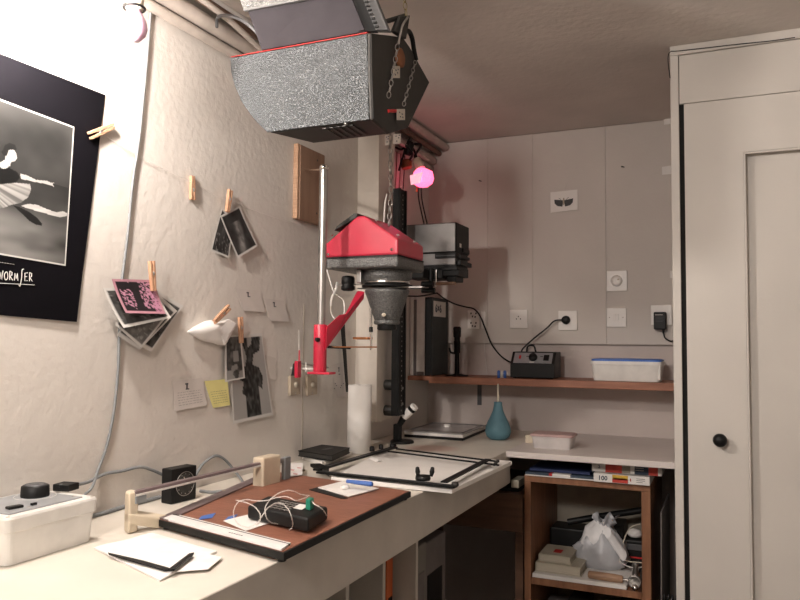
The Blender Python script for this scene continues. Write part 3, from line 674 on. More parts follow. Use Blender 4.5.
peg(88, 136, 112, 126, WX+.004, 'wooden clothespin gripping the right edge of the black poster')
peg(191, 200, 191, 176, WX+.001, 'wooden clothespin hanging alone high on the left wall')
tag(MB().tube([hit(100, 132, 0, WX+.004), hit(140, 157, 0, WX+.004), hit(191, 182, 0, WX+.006), hit(227, 200, 0, WX+.007), hit(300, 226, 0, WX+.004)], .0007, 5).build('string', 'notepaper'), 'faint thin string slung along the left wall from clothespin to clothespin', 'string')

def wprint(label, q, colfn, nu=30, nv=36, X=WX, lift=.002, fn=None, group=None, name='photo_print'):
    quad = wq(*q, x=X); c = sum(quad, Vector())/4
    t = thing(name, label, 'photo', c)
    print_part('photo_sheet', quad, NX, colfn, nu, nv, t, fn or (lambda u, v: .002+.006*v*v), .0004, lift)
    return t
def dark_trees(u, v):
    if border(u, v, .05, .04): return .62
    s = vnoise(u*16, v*3); return .01+.09*(s**3)+(.16 if (v > .55 and vnoise(u*22, v*14) > .72) else 0)
def waterfall(u, v):
    if border(u, v, .05, .035): return .62
    d = abs(u-.42-.12*math.sin(v*4)); c = .012+.03*vnoise(u*9, v*9)
    if v > .25: c += .30*math.exp(-(d/.13)**2)*fbm(u*12, v*9)
    return c
wprint('small dark print of trees, left of the pair under one clothespin', [(221, 208), (233, 222), (226, 258), (208, 251)], dark_trees, X=WX)
wprint('small dark print of a waterfall, right of the pair under one clothespin', [(219, 216), (238, 206), (255, 246), (235, 258)], waterfall, X=WX+.004)
peg(229, 190, 226, 212, WX+.008, 'wooden clothespin holding the pair of small dark prints')
def pinkp(u, v):
    if border(u, v, .05, .07): return (.50, .25, .30)
    n = vnoise(u*38, v*34)*.7+vnoise(u*70, v*60)*.3; hot = (u > .55 and v < .85) or (.1 < u < .38 and .3 < v < .8 and (u-.1) > (v-.75)*.6)
    if n > (.52 if hot else .83): return (.50, .25, .34)
    if u > .78 and v > .35: return (.50, .22, .33) if n > .35 else (.1, .04, .06)
    return (.018, .014, .016)
def greyp(seed, lo=.02, hi=.16):
    def f(u, v):
        if border(u, v, .045, .06): return .66
        return lo+hi*max(0, fbm(u*8+seed, v*9+seed*2)-.25)+(.12 if vnoise(u*18+seed, v*30) > .82 else 0)
    return f
curl = lambda u, v: .004+.020*v*v
wprint('rearmost grey print at the right end of the fan of five', [(155, 290), (182, 306), (147, 352), (122, 338)], greyp(2), X=WX, fn=lambda u, v: .002+.008*v)
wprint('grey print second from right in the fan, white edged', [(150, 288), (176, 311), (135, 350), (112, 335)], greyp(5, .03, .2), X=WX+.004, fn=lambda u, v: .002+.010*v)
wprint('pale grey misty print sticking out lowest in the fan', [(128, 300), (166, 316), (136, 348), (110, 325)], greyp(9, .10, .25), X=WX+.008, fn=lambda u, v: .002+.012*v)
wprint('olive dark print curling at the lower left of the fan', [(101, 288), (155, 288), (164, 318), (116, 328)], greyp(13, .03, .12), X=WX+.013, fn=lambda u, v: .003+.018*v*v)
wprint('pink bordered print with black and pink foliage on front of the fan', [(110, 279), (153, 280), (159, 314), (119, 313)], pinkp, 44, 36, X=WX+.020, fn=lambda u, v: .003+.016*v*v)
peg(150, 261, 152, 291, WX+.026, 'long pale wooden clothespin holding the fan of prints')
def knotted(u, v):
    if border(u, v, .04, .03): return .60
    bg = .30+.06*vnoise(u*3, v*3)
    P = [(.35, .05), (.52, .02), (.50, .16), (.62, .12), (.66, .04), (.92, .04), (.85, .20), (.66, .24), (.60, .36), (.78, .40), (.86, .52), (.80, .66), (.72, .62), (.70, .98), (.36, .98), (.34, .70), (.26, .68), (.32, .55), (.14, .47), (.24, .38), (.40, .36), (.46, .26), (.38, .14)]
    if inpoly(u, v, P): return .008+.09*(vnoise(u*26, v*20)**2)
    return bg
wprint('tall print of a knotted tree trunk hanging lower right of the bag', [(228, 336), (261, 333), (271, 415), (231, 424)], knotted, 50, 70, X=WX, fn=lambda u, v: .001+.004*v)
def rocks(u, v):
    if border(u, v, .07, .04): return .60
    n = vnoise(u*5, v*7); m_ = vnoise(u*13, v*15)
    return .25 if (v > .65 and n > .45) or (.45 < u < .75 and .35 < v < .6) else .02+.18*m_*n
wprint('narrow print of rocks overlapping the knotted tree print', [(224, 336), (240, 335), (243, 378), (223, 382)], rocks, 30, 50, X=WX+.006, fn=lambda u, v: .001+.004*v)
peg(239, 317, 240, 343, WX+.010, 'wooden clothespin holding the two tree and rock prints')
# small white bag
bg = thing('paper_bag', 'crumpled small white bag clipped to the left wall above the tree print', 'bag', hit(210, 330, 0, WX))
top = [(187, 331.5), (194, 327), (200, 324), (206, 321), (211, 320), (217, 322.5), (222, 321), (228, 319), (233, 321.5), (236, 324)]
bot = [(188, 333), (195, 337), (201, 340), (207, 342), (213, 343), (218, 345), (223, 345.5), (227, 339), (231, 332), (235, 326)]
rings = []
for k in range(10):
    A_, B_ = hit(*top[k], 0, WX+.012), hit(*bot[k], 0, WX+.012); c = (A_+B_)/2; hv = (A_-B_)/2; dd = (.002, .010, .016, .022, .024, .020, .020, .016, .010, .004)[k]
    rings.append([c+Vector((math.cos(a_)*dd*(1+.5*(vnoise(k*2.3, a_*3)-.5)), 0, 0))+hv*math.sin(a_)*(1 if abs(math.sin(a_)) > .9 else .75+.5*vnoise(k*3.7, a_*2.1)) for a_ in [2*math.pi*i/20 for i in range(20)]])
MB().loft(rings, sm=True).build('bag_body', 'tissue', bg)
MB().prism([hit(x, y, 0, WX+.030) for x, y in ((224, 345), (219, 330), (227, 320), (236, 323), (230, 333))], (.002, 0, 0)).build('bag_fold', 'tissue', bg, bevel=.001)
peg(228, 307, 213, 322, WX+.026, 'tilted wooden clothespin clipped to the small white bag')
# notes
def note(label, q, m, marks=0, sym=True, X=WX, bulge=.0025, name='note'):
    quad = wq(*q, x=X); t = thing(name, label, 'note', sum(quad, Vector())/4)
    MB().sheet(quad, NX, .0005, 6, 6, lambda u, v: .0012+bulge*v*v).build('note_paper', m, t)
    tl, tr, br, bl_ = quad; mb = MB()
    def at(u, v, e=.0016): return (tl*(1-u)+tr*u)*(1-v)+(bl_*(1-u)+br*u)*v+Vector((e+bulge*v*v, 0, 0))
    if sym:
        s_ = (tr-tl).length
        c = at(.45, .18); mb.box(c+Vector((0, -.003, -.010)), c+Vector((.0004, .003, .004))); c = at(.45, .12); mb.box(c+Vector((0, -.006, -.004)), c+Vector((.0004, .006, 0))); c = at(.45, .32); mb.box(c+Vector((0, -.007, -.002)), c+Vector((.0004, .007, .001)))
    for r in range(marks):
        v = .42+.5*r/max(1, marks-1)*.85; u = .12
        while u < .85:
            l = .04+.08*random.random(); a, b = at(u, v), at(min(u+l, .9), v); mb.tube([a, b], .0005, 4, 1); u += l+.03
    if mb.v: mb.build('ink_marks', 'grey' if m != 'yellow' else 'navy', t, kind='stuff')
    return t
note('white written note with a small symbol, left of the yellow note', [(172, 381), (202, 378), (206, 405), (174, 411)], 'notepaper', 6)
note('yellow sticky note between the white note and the tree print', [(204, 381), (227, 379), (229, 405), (212, 408)], 'yellow', 6, False)
note('upper left of two white notes with a symbol above the tree print', [(235, 288), (260, 291), (264, 312), (242, 311)], 'notepaper', 0)
note('lower right of two white notes with a symbol above the tree print', [(263, 298), (284, 301), (289, 322), (269, 321)], 'notepaper', 0)
note('faint blank cream note just right of the tree print', [(265, 355), (275, 358), (276, 380), (267, 379)], 'wall_sm', 0, False, bulge=.001)
rn = note('round bottomed white note with black scribbles below the red arm', [(331, 365), (346, 361), (346, 396), (337, 398)], 'notepaper', 0, True)
mb = MB()
for (x, y) in ((334, 389), (336, 386), (340, 388), (341, 386), (335, 384), (343, 384)):
    p = hit(x, y, 0, WX+.005); mb.box(p, p+Vector((.0006, .006, .003)))
mb.build('scribble', 'navy', rn, kind='stuff')
for i, (xa, lb) in enumerate(((288, 'left of two aged narrow switch plates under the red clamp on the left wall'), (305, 'right of two aged narrow switch plates beside the red sleeve foot'))):
    q = wq((xa, 376), (xa+10, 373), (xa+10, 394), (xa, 396)); t = thing('switch_plate', lb, 'switch', sum(q, Vector())/4)
    MB().prism([q[3], q[2], q[1], q[0]], (.010, 0, 0)).build('plate', 'oldplate', t, bevel=.002)
    c = sum(q, Vector())/4; MB().lathe([(.010, 0), (.009, .005), (0, .006)], c+Vector((.010, 0, 0)), NX, 14).build('toggle', 'beige', t)
    for s_ in (-.028, .028): MB().lathe([(.003, 0), (0, .002)], c+Vector((.010, 0, s_)), NX, 8).build('screw', 'steel', t)
# cables on the left wall
WC = WX+.005
tag(MB().tube([hit(*p, 0, WC) for p in ((152, -6), (150, 20), (146, 70), (139, 140), (133, 180), (127, 240), (121, 290), (119, 340), (118, 370), (114, 410), (107, 445), (98, 470))]+[hit(90, 490, 0, XW+.035), Vector((-1.265, 1.155, .955))], .0032, 8).build('power_cable', 'cable'), 'long grey cable running down the left wall from the ceiling to the white control box', 'cable')
tag(MB().tube([(-1.245, 1.115, 1.000), hit(85, 483, 0, WC+.02), hit(105, 474, 0, WC), hit(122, 471, 0, WC), hit(140, 467, 0, WC), hit(152, 470, 0, WC), hit(161, 474, 0, WC), (-1.305, 1.51, .945)], .0038, 8).build('power_cable', 'cable'), 'thin grey cable from the black plug to the small black clock', 'cable')
tag(MB().tube([(-1.305, 1.14, .905), hit(100, 514, 2, .905), hit(120, 508, 2, .905), hit(145, 501, 2, .905), hit(160, 497, 2, .905)], .005, 8).build('power_cable', 'cable'), 'grey cable lying on the bench at the foot of the left wall', 'cable')
tag(MB().tube([(-1.305, 1.60, .93), hit(203, 464, 0, WC), hit(215, 456, 0, WC), hit(224, 459, 0, WC), hit(234, 470, 0, WC+.01), hit(243, 483, 2, .905), hit(236, 488, 2, .905), hit(215, 492, 2, .905), hit(200, 491, 2, .905)], .0038, 8).build('power_cable', 'cable'), 'grey cable arching up the wall behind the cutter arm and looping on the bench', 'cable')
tag(MB().tube([hit(299, 330, 0, WC), hit(299, 355, 0, WC)], .0012, 6, 1).build('thin_wire', 'wcable'), 'thin white vertical wire above the small red clamp', 'wire')
S(MB().box((XW+.0005, 2.165, .902), (XW+.002, 2.167, 1.42)).build('trim_2', 'beige'))
# ------------------------------------------------------------------ things on the bench: control box
cb = thing('control_box', 'white plastic control box with grey panel and black dial at the left bench end', 'control box', (-1.22, 1.02, ZB))
B0 = [hit(4, 566, 2, ZB), hit(90, 540, 2, ZB)]
fx = -1.178; ya_, yb_ = .930, 1.118
def ring_(x0, x1, y0, y1, z, r=.012):
    P = []
    for cx, cy, a0 in ((x1-r, y0+r, -90), (x1-r, y1-r, 0), (x0+r, y1-r, 90), (x0+r, y0+r, 180)):
        for k in range(5): a_ = math.radians(a0+k*22.5); P.append(Vector((cx+math.cos(a_)*r, cy+math.sin(a_)*r, z)))
    return P
BX0, BX1 = -1.314, -1.150
MB().loft([ring_(BX0+.006, BX1-.006, .925, 1.115, ZB+.001), ring_(BX0+.003, BX1-.002, .921, 1.119, ZB+.058), ring_(BX0, BX1+.001, .918, 1.122, ZB+.059), ring_(BX0, BX1+.002, .917, 1.123, ZB+.082), ring_(BX0+.002, BX1, .919, 1.121, ZB+.086)], sm=False).build('case', 'white', cb, bevel=.001)
Bx((BX0+.014, .936, ZB+.0855), (BX1-.018, 1.100, ZB+.0885)).build('control_panel', 'panelgrey', cb, bevel=.001)
zt = ZB+.0885
KD = hit(35, 496, 2, zt); KP = hit(66, 490, 2, zt)
MB().lathe([(.0, 0), (.026, 0), (.0265, .003), (.0255, .020), (.022, .022), (0, .022)], KD, n=36).build('dial_knob', 'black', cb)
MB().lathe([(.020, 0), (.019, .0015), (0, .0015)], KD+Vector((0, 0, .022)), n=30).build('dial_cap', 'grey', cb)
MB().torus(KD, (0, 0, 1), .038, .0006, 40, 4).build('dial_scale', 'white', cb)
Bx((KP.x-.019, KP.y-.017, zt), (KP.x+.019, KP.y+.017, zt+.014), rot=.2).build('plug', 'black', cb, bevel=.002)
Bx((-1.205, .957, zt), (-1.190, .985, zt+.005), rot=-.2).build('rocker_switch', 'black', cb, bevel=.002)
Bx((-1.192, 1.000, zt), (-1.186, 1.010, zt+.004)).build('pointer', 'black', cb)
Bx((-1.26, .940, zt), (-1.245, .953, zt+.003)).build('red_button', 'red', cb, bevel=.001)
for x, y in ((-1.184, .99), (-1.286, 1.092), (-1.184, 1.092)): MB().lathe([(.004, 0), (0, .002)], (x, y, zt), n=8).build('screw', 'steel', cb)
for x, y in ((BX1-.008, .926), (BX1-.008, 1.114)): MB().lathe([(.0035, 0), (.003, .0006), (0, .0006)], (x, y, ZB+.086), n=10).build('corner_screw', 'beige', cb)
# tissue with tongs
def bsheet(name, label, cat, q, z, m, th=.0012, nu=10, nv=10, fn=None):
    quad = [hit(a, b, 2, z) for a, b in q]; t = thing(name, label, cat, sum(quad, Vector())/4)
    MB().sheet(quad, (0, 0, 1), th, nu, nv, fn).build('paper_sheet', m, t); return t
bsheet('paper_towel', 'folded white paper towel under the black tongs near the control box', 'paper towel', [(94, 549), (152, 535), (217, 553), (160, 582)], ZB+.0005, 'tissue', .003, fn=lambda u, v: .0015*vnoise(u*4, v*4)+.001*math.sin(u*9))
bsheet('paper_sheet', 'loose white tissue corner sticking out right of the folded towel', 'paper', [(180, 548), (222, 558), (208, 570), (165, 573)], ZB+.0045, 'tissue', .001, fn=lambda u, v: .001*vnoise(u*3, v*3))
tg = thing('print_tongs', 'black plastic print tongs lying open on the white paper towel', 'tongs', hit(150, 565, 2, ZB))
zt_ = ZB+.0075
def T_(x, y, z=zt_): return hit(x, y, 2, z)
MB().prism([T_(108, 553.5), T_(143, 561.5), T_(168, 568.5), T_(172, 570.5), T_(166, 571.5), T_(141, 564.5), T_(109, 555)], (0, 0, .002)).build('lower_arm', 'black', tg)
MB().prism([T_(168, 571, zt_+.003), T_(189, 555, zt_+.003), T_(194, 554, zt_+.003), T_(192, 557, zt_+.003), T_(174, 571, zt_+.003)], (0, 0, .003)).build('upper_arm', 'black', tg)
# small clock behind the cutter
ck = thing('clock', 'small square black clock with round dial standing against the left wall', 'clock', (-1.285, 1.535, ZB))
ca = math.radians(28); cf = Vector((math.cos(-ca), math.sin(-ca), 0)); cr_ = Vector((math.sin(ca), math.cos(ca), 0))
cc = (hit(171, 505, 2, ZB)+hit(196, 499, 2, ZB))/2
def ckp(a, b, z): return cc+cr_*a+cf*b+Vector((0, 0, z))
hw = (hit(196, 499, 2, ZB)-hit(171, 505, 2, ZB)).length/2
cr_ = (hit(196, 499, 2, ZB)-hit(171, 505, 2, ZB)).normalized(); cf = cr_.cross(Vector((0, 0, 1)))
MB().prism([ckp(-hw, 0, .001), ckp(hw, 0, .001), ckp(hw, -.035, .001), ckp(-hw, -.035, .001)], (0, 0, .083)).build('case', 'black', ck, bevel=.002)
MB().lathe([(.028, 0), (.028, .001), (0, .001)], ckp(.003, .0, .044), cf, 30).build('dial', 'dkgrey', ck)
MB().torus(ckp(.003, .001, .044), cf, .029, .0008, 32, 5).build('dial_ring', 'steel', ck)
for a_ in (0.3, 1.9): MB().tube([ckp(.003, .002, .044), ckp(.003+.018*math.cos(a_), .002, .044+.018*math.sin(a_))], .0009, 5, 1).build('hand', 'cream', ck)
mb = MB()
for k in range(12):
    a_ = k*math.pi/6; c = ckp(.003+.024*math.cos(a_), .001, .044+.024*math.sin(a_)); mb.box(c-Vector((.001, .001, .0012)), c+Vector((.001, .001, .0012)))
mb.build('hour_marks', 'steel', ck, kind='stuff')
# ------------------------------------------------------------------ guillotine cutter
gc = thing('paper_cutter', 'paper cutter with reddish wooden board, white rule and long cutting arm', 'paper cutter', (-.92, 1.45, ZB))
ZT = .9215
K = [hit(160, 519, 2, ZT), hit(289, 551, 2, ZT), Vector((-.745, 1.742, ZT)), hit(272, 471, 2, ZT)]
K[1] = Vector((-.736, 1.150, ZT))
dn = Vector((0, 0, -.0145))
MB().prism([p+dn for p in K], (0, 0, .0145)).build('board', 'cutboard', gc, bevel=.001)
def off(a, b, t): return (b-a).normalized()*t
nrm_f = (K[3]-K[0]).normalized(); nrm_r = (K[1]-K[0]).normalized()
MB().prism([K[0]-nrm_f*.004+dn, K[1]-nrm_f*.004+nrm_r*.004+dn, K[1]+nrm_r*.004+nrm_f*0+dn, K[0]+dn], (0, 0, .0135)).build('front_edge', 'black', gc)
MB().prism([K[1]+nrm_r*.0002+dn, K[1]+nrm_r*.005-nrm_f*.003+dn, K[2]+nrm_r*.005+dn, K[2]+nrm_r*.0002+dn], (0, 0, .0135)).build('side_edge', 'black', gc)
e = Vector((0, 0, .0008))
MB().prism([K[0]+nrm_r*.012, K[1]-nrm_r*.004, K[1]-nrm_r*.004+nrm_f*.034, K[0]+nrm_r*.012+nrm_f*.034], (0, 0, .004)).build('rule', 'rule', gc, bevel=.0005)
ru = gc.children[-1]
MB().prism([K[0]+nrm_r*.012+nrm_f*.036, K[1]-nrm_r*.004+nrm_f*.036, K[1]-nrm_r*.004+nrm_f*.040, K[0]+nrm_r*.012+nrm_f*.040], (0, 0, .003)).build('rule_line', 'black', gc)
MB().prism([K[0]+nrm_r*.012+nrm_f*.041, K[1]-nrm_r*.004+nrm_f*.041, K[1]-nrm_r*.004+nrm_f*.046, K[0]+nrm_r*.012+nrm_f*.046], (0, 0, .003)).build('rule', 'rule', gc)
MB().prism([K[0]-nrm_r*.004, K[0]+nrm_r*.030, K[3]+nrm_r*.030, K[3]-nrm_r*.004], (0, 0, .003)).build('cutting_edge', 'purple', gc)
mb = MB()
for k in range(6):
    p = K[0]+nrm_r*(.215+.007*k)+nrm_f*.012+Vector((0, 0, .0042)); mb.box(p, p+Vector((.004, .003, .0003)))
mb.build('rule_marking', 'grey', gc, kind='stuff')
for p in K: MB().lathe([(.008, 0), (.008, .0065)], (p.x*.94-.055, p.y*.96+.06, ZB+.0003), n=10).build('rubber_foot', 'black', gc)
# front bracket, arm, pivot block
b0 = hit(124, 519, 2, ZB); b1 = hit(139, 523, 2, ZB)
al = [hit(133, 497, 2, .985), hit(262, 465, 2, .985)]
ar0 = Vector((-1.150, 1.24, .975)); ar1 = Vector((-1.155, 1.715, .978))
ar0 = hit(132, 496, 2, .975); ar1 = hit(258, 466, 2, .972)
fk = [Vector((ar0.x-.016, ar0.y-.004, ZB+.001)), Vector((ar0.x+.006, ar0.y-.014, ZB+.001)), Vector((ar0.x+.010, ar0.y+.010, ZB+.001)), Vector((ar0.x-.020, ar0.y+.018, ZB+.001))]
MB().prism(fk, (0, 0, .084)).build('front_bracket', 'creamcast', gc, bevel=.005, seg=3)
MB().prism([fk[0]+Vector((0, 0, .02)), fk[1]+Vector((0, 0, .02)), K[0]+Vector((-.001, -.004, -.0195)), K[0]+Vector((.0, .03, -.0195)), fk[3]+Vector((0, 0, .02))], (0, 0, .022)).build('bracket_foot', 'creamcast', gc, bevel=.003)
d = (ar1-ar0).normalized(); s_ = d.cross(Vector((0, 0, 1))).normalized()
MB().prism([ar0-s_*.006, ar0+s_*.010, ar1+s_*.010, ar1-s_*.006], (0, 0, .010)).build('cutting_arm', 'purple', gc, bevel=.002)
MB().prism([ar0+s_*.0105, ar0+s_*.0125, ar1+s_*.0125, ar1+s_*.0105], (0, 0, .004)).build('blade', 'white', gc)
MB().prism([ar0-s_*.004+Vector((0, 0, -.016)), ar0+s_*.012+Vector((0, 0, -.016)), ar0+s_*.012+d*.03+Vector((0, 0, -.016)), ar0-s_*.004+d*.03+Vector((0, 0, -.016))], (0, 0, .016)).build('arm_clip', 'cable', gc, bevel=.002)
q0 = ar1+Vector((0, 0, -.070))
MB().prism([q0-s_*.016-d*.002, q0+s_*.018-d*.002, q0+s_*.020+d*.075, q0-s_*.014+d*.075], (0, 0, .092)).build('pivot_block', 'creamcast', gc, bevel=.005, seg=3)
MB().prism([q0+s_*.004+d*.10, q0+s_*.016+d*.10, q0+s_*.016+d*.13, q0+s_*.004+d*.13], (0, 0, .080)).build('rear_post', 'cable', gc, bevel=.003)
MB().prism([q0+s_*.002+d*.074+Vector((0, 0, .066)), q0+s_*.014+d*.074+Vector((0, 0, .066)), q0+s_*.014+d*.118+Vector((0, 0, .066)), q0+s_*.002+d*.118+Vector((0, 0, .066))], (0, 0, .012)).build('rear_lever', 'cable', gc, bevel=.002)
MB().cyl(q0-s_*.03-d*.05+Vector((0, 0, .0)), q0-s_*.03-d*.05+Vector((0, 0, .022)), .005).build('stop_pin', 'oldplate', gc)
MB().cyl(q0-s_*.03-d*.10+Vector((0, 0, .0)), q0-s_*.03-d*.10+Vector((0, 0, .022)), .005).build('stop_pin', 'oldplate', gc)
for k, (x, y, w) in enumerate(((207, 517, 9), (231, 518, 7))):
    p = hit(x, y, 2, ZT+.0008); q = [hit(x-w, y+3, 2, ZT+.0008), hit(x-w+4, y-1, 2, ZT+.0008), hit(x+w, y-4, 2, ZT+.0008), hit(x+w-4, y+1, 2, ZT+.0008)]
    MB().prism([q[0], q[3], q[2], q[1]], (0, 0, .0004)).build('tape_piece', 'bluetape', gc, label='strip of blue tape')
# folded white slip under the meter
bsheet('paper_slip', 'white paper slip under the left end of the black meter on the cutter', 'paper', [(223, 521), (247, 515), (270, 523), (246, 531)], ZT+.0015, 'paper', .0006, 2, 2)
# ------------------------------------------------------------------ black meter with twisted wires
mt = thing('meter', 'black handheld meter with a green connector and white twisted wires on the cutter board', 'meter', hit(290, 520, 2, ZT))
z1_ = ZT+.004
Q = [hit(247, 519, 2, z1_), hit(308, 533, 2, z1_), hit(328, 520, 2, z1_), hit(268, 508, 2, z1_)]
MB().prism(Q, (0, 0, .028)).build('case', 'black', mt, bevel=.006, seg=3)
def qm(u, v, z=.0285): return (Q[0]*(1-u)+Q[1]*u)*(1-v)+(Q[3]*(1-u)+Q[2]*u)*v+Vector((0, 0, z))
gr = MB()
for k in range(5):
    v = .2+.14*k
    gr.tube([qm(.30, v), qm(.62, v)], .0012, 5, 1)
for k in range(4): gr.tube([qm(.33+.08*k, .15), qm(.33+.08*k, .8)], .0009, 5, 1)
gr.build('grille', 'steel', mt, kind='stuff')
MB().prism([qm(.62, .42), qm(.76, .42), qm(.76, .78), qm(.62, .78)], (0, 0, .0008)).build('white_label', 'paper', mt)
MB().prism([qm(.80, .48), qm(.88, .46), qm(.88, .66), qm(.80, .66)], (0, 0, .022)).build('connector', 'green', mt, bevel=.002)
g1 = qm(.84, .56, .056)
def H(x, y, lift): # point above the meter seen there
    base = qm(.5, .5, lift); return hit(x, y, 2, base.z)
W1 = [g1, H(301, 495, .060), H(292, 490, .075), H(283, 491, .075), H(272, 497, .07), H(265, 506, .055), H(265, 516, .045), H(270, 523, .02), H(278, 524, .01)]
W2 = [g1, H(296, 502, .055), H(288, 496, .065), H(278, 497, .06), H(262, 502, .055), H(247, 499, .05), H(238, 501, .04), H(233, 510, .02), H(234, 521, .0), H(245, 528, .0), H(256, 526, .02), H(262, 516, .035), H(268, 507, .05), H(277, 502, .055), H(286, 505, .05), H(292, 516, .04), H(293, 528, .0), H(289, 530, .0)]
W3 = [H(236, 500, .045), H(252, 504, .045), H(260, 512, .04), H(261, 520, .03), H(256, 526, .02)]
W4 = [g1+Vector((.005, 0, -.01)), H(314, 504, .045), H(322, 508, .04), H(327, 516, .01)]
def twisted(P):
    a = MB(); b = MB(); E = [Vector(p) for p in P]; L = []
    for i in range(len(E)-1):
        for k in range(8): L.append(E[i].lerp(E[i+1], k/8))
    L.append(E[-1])
    for _ in range(12): L = [L[0]]+[(L[i-1]+L[i]*2+L[i+1])/4 for i in range(1, len(L)-1)]+[L[-1]]
    o1, o2 = [], []
    for i, p in enumerate(L):
        t = (L[min(i+1, len(L)-1)]-L[max(i-1, 0)]).normalized(); u = t.cross(Vector((.3, .2, 1))).normalized(); w = t.cross(u); an = i*.9
        o1.append(p+(u*math.cos(an)+w*math.sin(an))*.0008); o2.append(p-(u*math.cos(an)+w*math.sin(an))*.0008)
    a.tube(o1, .0005, 5, 1); b.tube(o2, .0004, 5, 1); a.build('white_wire', 'paper', mt); b.build('pale_wire', 'notepaper', mt)
for P in (W1, W2, W3, W4): twisted(P)
# card, puck, pen, packets on the bench
cd = bsheet('card', 'square white card near the far right corner of the cutter board', 'card', [(318, 488), (346, 481), (379, 489), (349, 497)], ZT+.002, 'paper', .002, 2, 2)
bsheet('black_paper', 'black paper edge showing under the square white card', 'paper', [(309, 490), (319, 487), (348, 498.5), (342, 499)], ZT+.0005, 'black', .001, 2, 2)
tag(MB().lathe([(.011, 0), (.012, .003), (.010, .008), (.004, .010), (0, .010)], hit(345, 488.5, 2, ZT+.005), n=20).build('cap', 'white'), 'small round white cap on the square white card', 'cap')
pn = thing('marker_pen', 'blue marker pen lying beside the white card in front of the easel', 'pen', hit(360, 484, 2, .94))
a, b = hit(347, 481.2, 2, .944), hit(371, 484, 2, .944)
MB().cyl(a, b, .0045, .0065, 12).build('barrel', 'bluetape', pn); MB().cyl(b, b+(b-a)*.06, .006, .005, 12).build('cap', 'bluelid', pn)
pk_ = thing('chemical_packet', 'crumpled white packet with red print behind the cutter pivot', 'packet', hit(293, 471, 2, ZB))
MB().loft([[hit(x, y, 2, z)+Vector((0, 0, .012*vnoise(x, k))) for x, y in ((286, 480), (302, 478), (303, 466), (288, 466))] for k, z in enumerate((ZB+.002, ZB+.012, ZB+.016))], sm=False).build('packet', 'tissue', pk_, bevel=.003)
for (x, y) in ((290, 470), (297, 468), (293, 474)): p = hit(x, y, 2, ZB+.030); Bx(p, p+Vector((.012, .004, .001))).build('red_print', 'red', pk_)
tag(MB().lathe([(.006, 0), (.006, .004), (0, .004)], hit(303, 471, 2, ZB), n=12).build('screw_nut', 'oldplate'), 'small dull metal nut lying between packet and easel corner', 'nut')
# book and papers
bsheet('papers', 'stack of white papers under the black book by the left wall', 'papers', [(300, 458), (330, 452), (352, 455), (322, 466)], ZB+.001, 'paper', .012, 3, 3)
bk = thing('book', 'thin black book lying on white papers beside the paper roll', 'book', (-1.24, 2.2, ZB))
q = [hit(298, 453.5, 2, .925), hit(332, 458.5, 2, .925), hit(350, 450.5, 2, .925), hit(318, 447, 2, .925)]
q[0].x = max(q[0].x, XW+.012); q[3].x = max(q[3].x, XW+.012)
MB().prism([p+Vector((0, 0, -.009)) for p in q], (0, 0, .003)).build('cover', 'black', bk)
c = sum(q, Vector())/4
MB().prism([c+(p-c)*.97+Vector((0, 0, -.006)) for p in q], (0, 0, .013)).build('pages', 'dkgrey', bk)
MB().prism([p+Vector((0, 0, .007)) for p in q], (0, 0, .003)).build('cover', 'black', bk, bevel=.0008)
p = (q[0]*.6+q[3]*.4)*.6+(q[1]*.6+q[2]*.4)*.4+Vector((0, 0, .0102)); MB().prism([p, p+Vector((.02, .0, 0)), p+Vector((.025, .05, 0)), p+Vector((.005, .05, 0))], (0, 0, .0003)).build('cover_print', 'grey', bk)
# ------------------------------------------------------------------ easel
ea = thing('easel', 'enlarging easel, white board with black adjustable metal blades under the enlarger', 'easel', (-.92, 2.12, ZB))
ZE = .914
q = [hit(331, 477, 2, ZE), hit(452, 489, 2, ZE), hit(512, 461, 2, ZE), hit(385, 450, 2, ZE)]
q[1].x = min(q[1].x, -.655)
MB().prism([p+Vector((0, 0, -.0125)) for p in q], (0, 0, .0125)).build('base_board', 'paper', ea, bevel=.0015)
def eb(name, x0, y0, x1, y1, w, z=.004, h=.006, m='blackm', zz=ZE):
    a, b = hit(x0, y0, 2, zz+z), hit(x1, y1, 2, zz+z); d = (b-a).normalized(); s_ = Vector((-d.y, d.x, 0))*w/2
    return MB().prism([a-s_, b-s_, b+s_, a+s_], (0, 0, h)).build(name, m, ea, bevel=.0008)
eb('front_blade', 318, 473, 456, 488, .022)
eb('blade_groove', 322, 471, 450, 485, .003, .0105, .0008, 'grey')
eb('left_blade', 316, 471, 395, 448, .022)
eb('blade_groove', 324, 467, 392, 448, .004, .0105, .0008, 'grey')
eb('rear_rail', 388, 452, 499, 466, .006, .012, .005)
eb('rear_rail', 396, 449.5, 499, 462.5, .006, .012, .005)
eb('rail_end', 494, 466, 498, 461.5, .008, .012, .006)
eb('right_blade', 444, 483, 488, 460, .020, .016, .004)
p = hit(318, 473, 2, ZE)
MB().prism([hit(310, 467, 2, ZE), hit(329, 477, 2, ZB+.002), hit(329, 471, 2, ZE+.01), hit(320, 467, 2, ZE+.01)], (0, 0, .012)).build('corner_hinge', 'black', ea, bevel=.002)
p = hit(423, 480, 2, ZE+.010)
cg = MB().lathe([(.020, 0), (.021, .004), (.020, .012), (.008, .014)], p, n=20).build('clamp_knob', 'black', ea)
for dx, dy in ((-.012, -.006), (.020, .010)): MB().lathe([(.004, 0), (.007, .012), (.005, .024), (0, .026)], p+Vector((dx, dy, .010)), (dx*8, 0, 1), 10).build('wing', 'black', cg)
MB().lathe([(.009, 0), (.010, .004), (.008, .010), (0, .010)], hit(455, 486, 2, ZE+.010), n=16).build('blade_screw', 'dkgrey', ea)
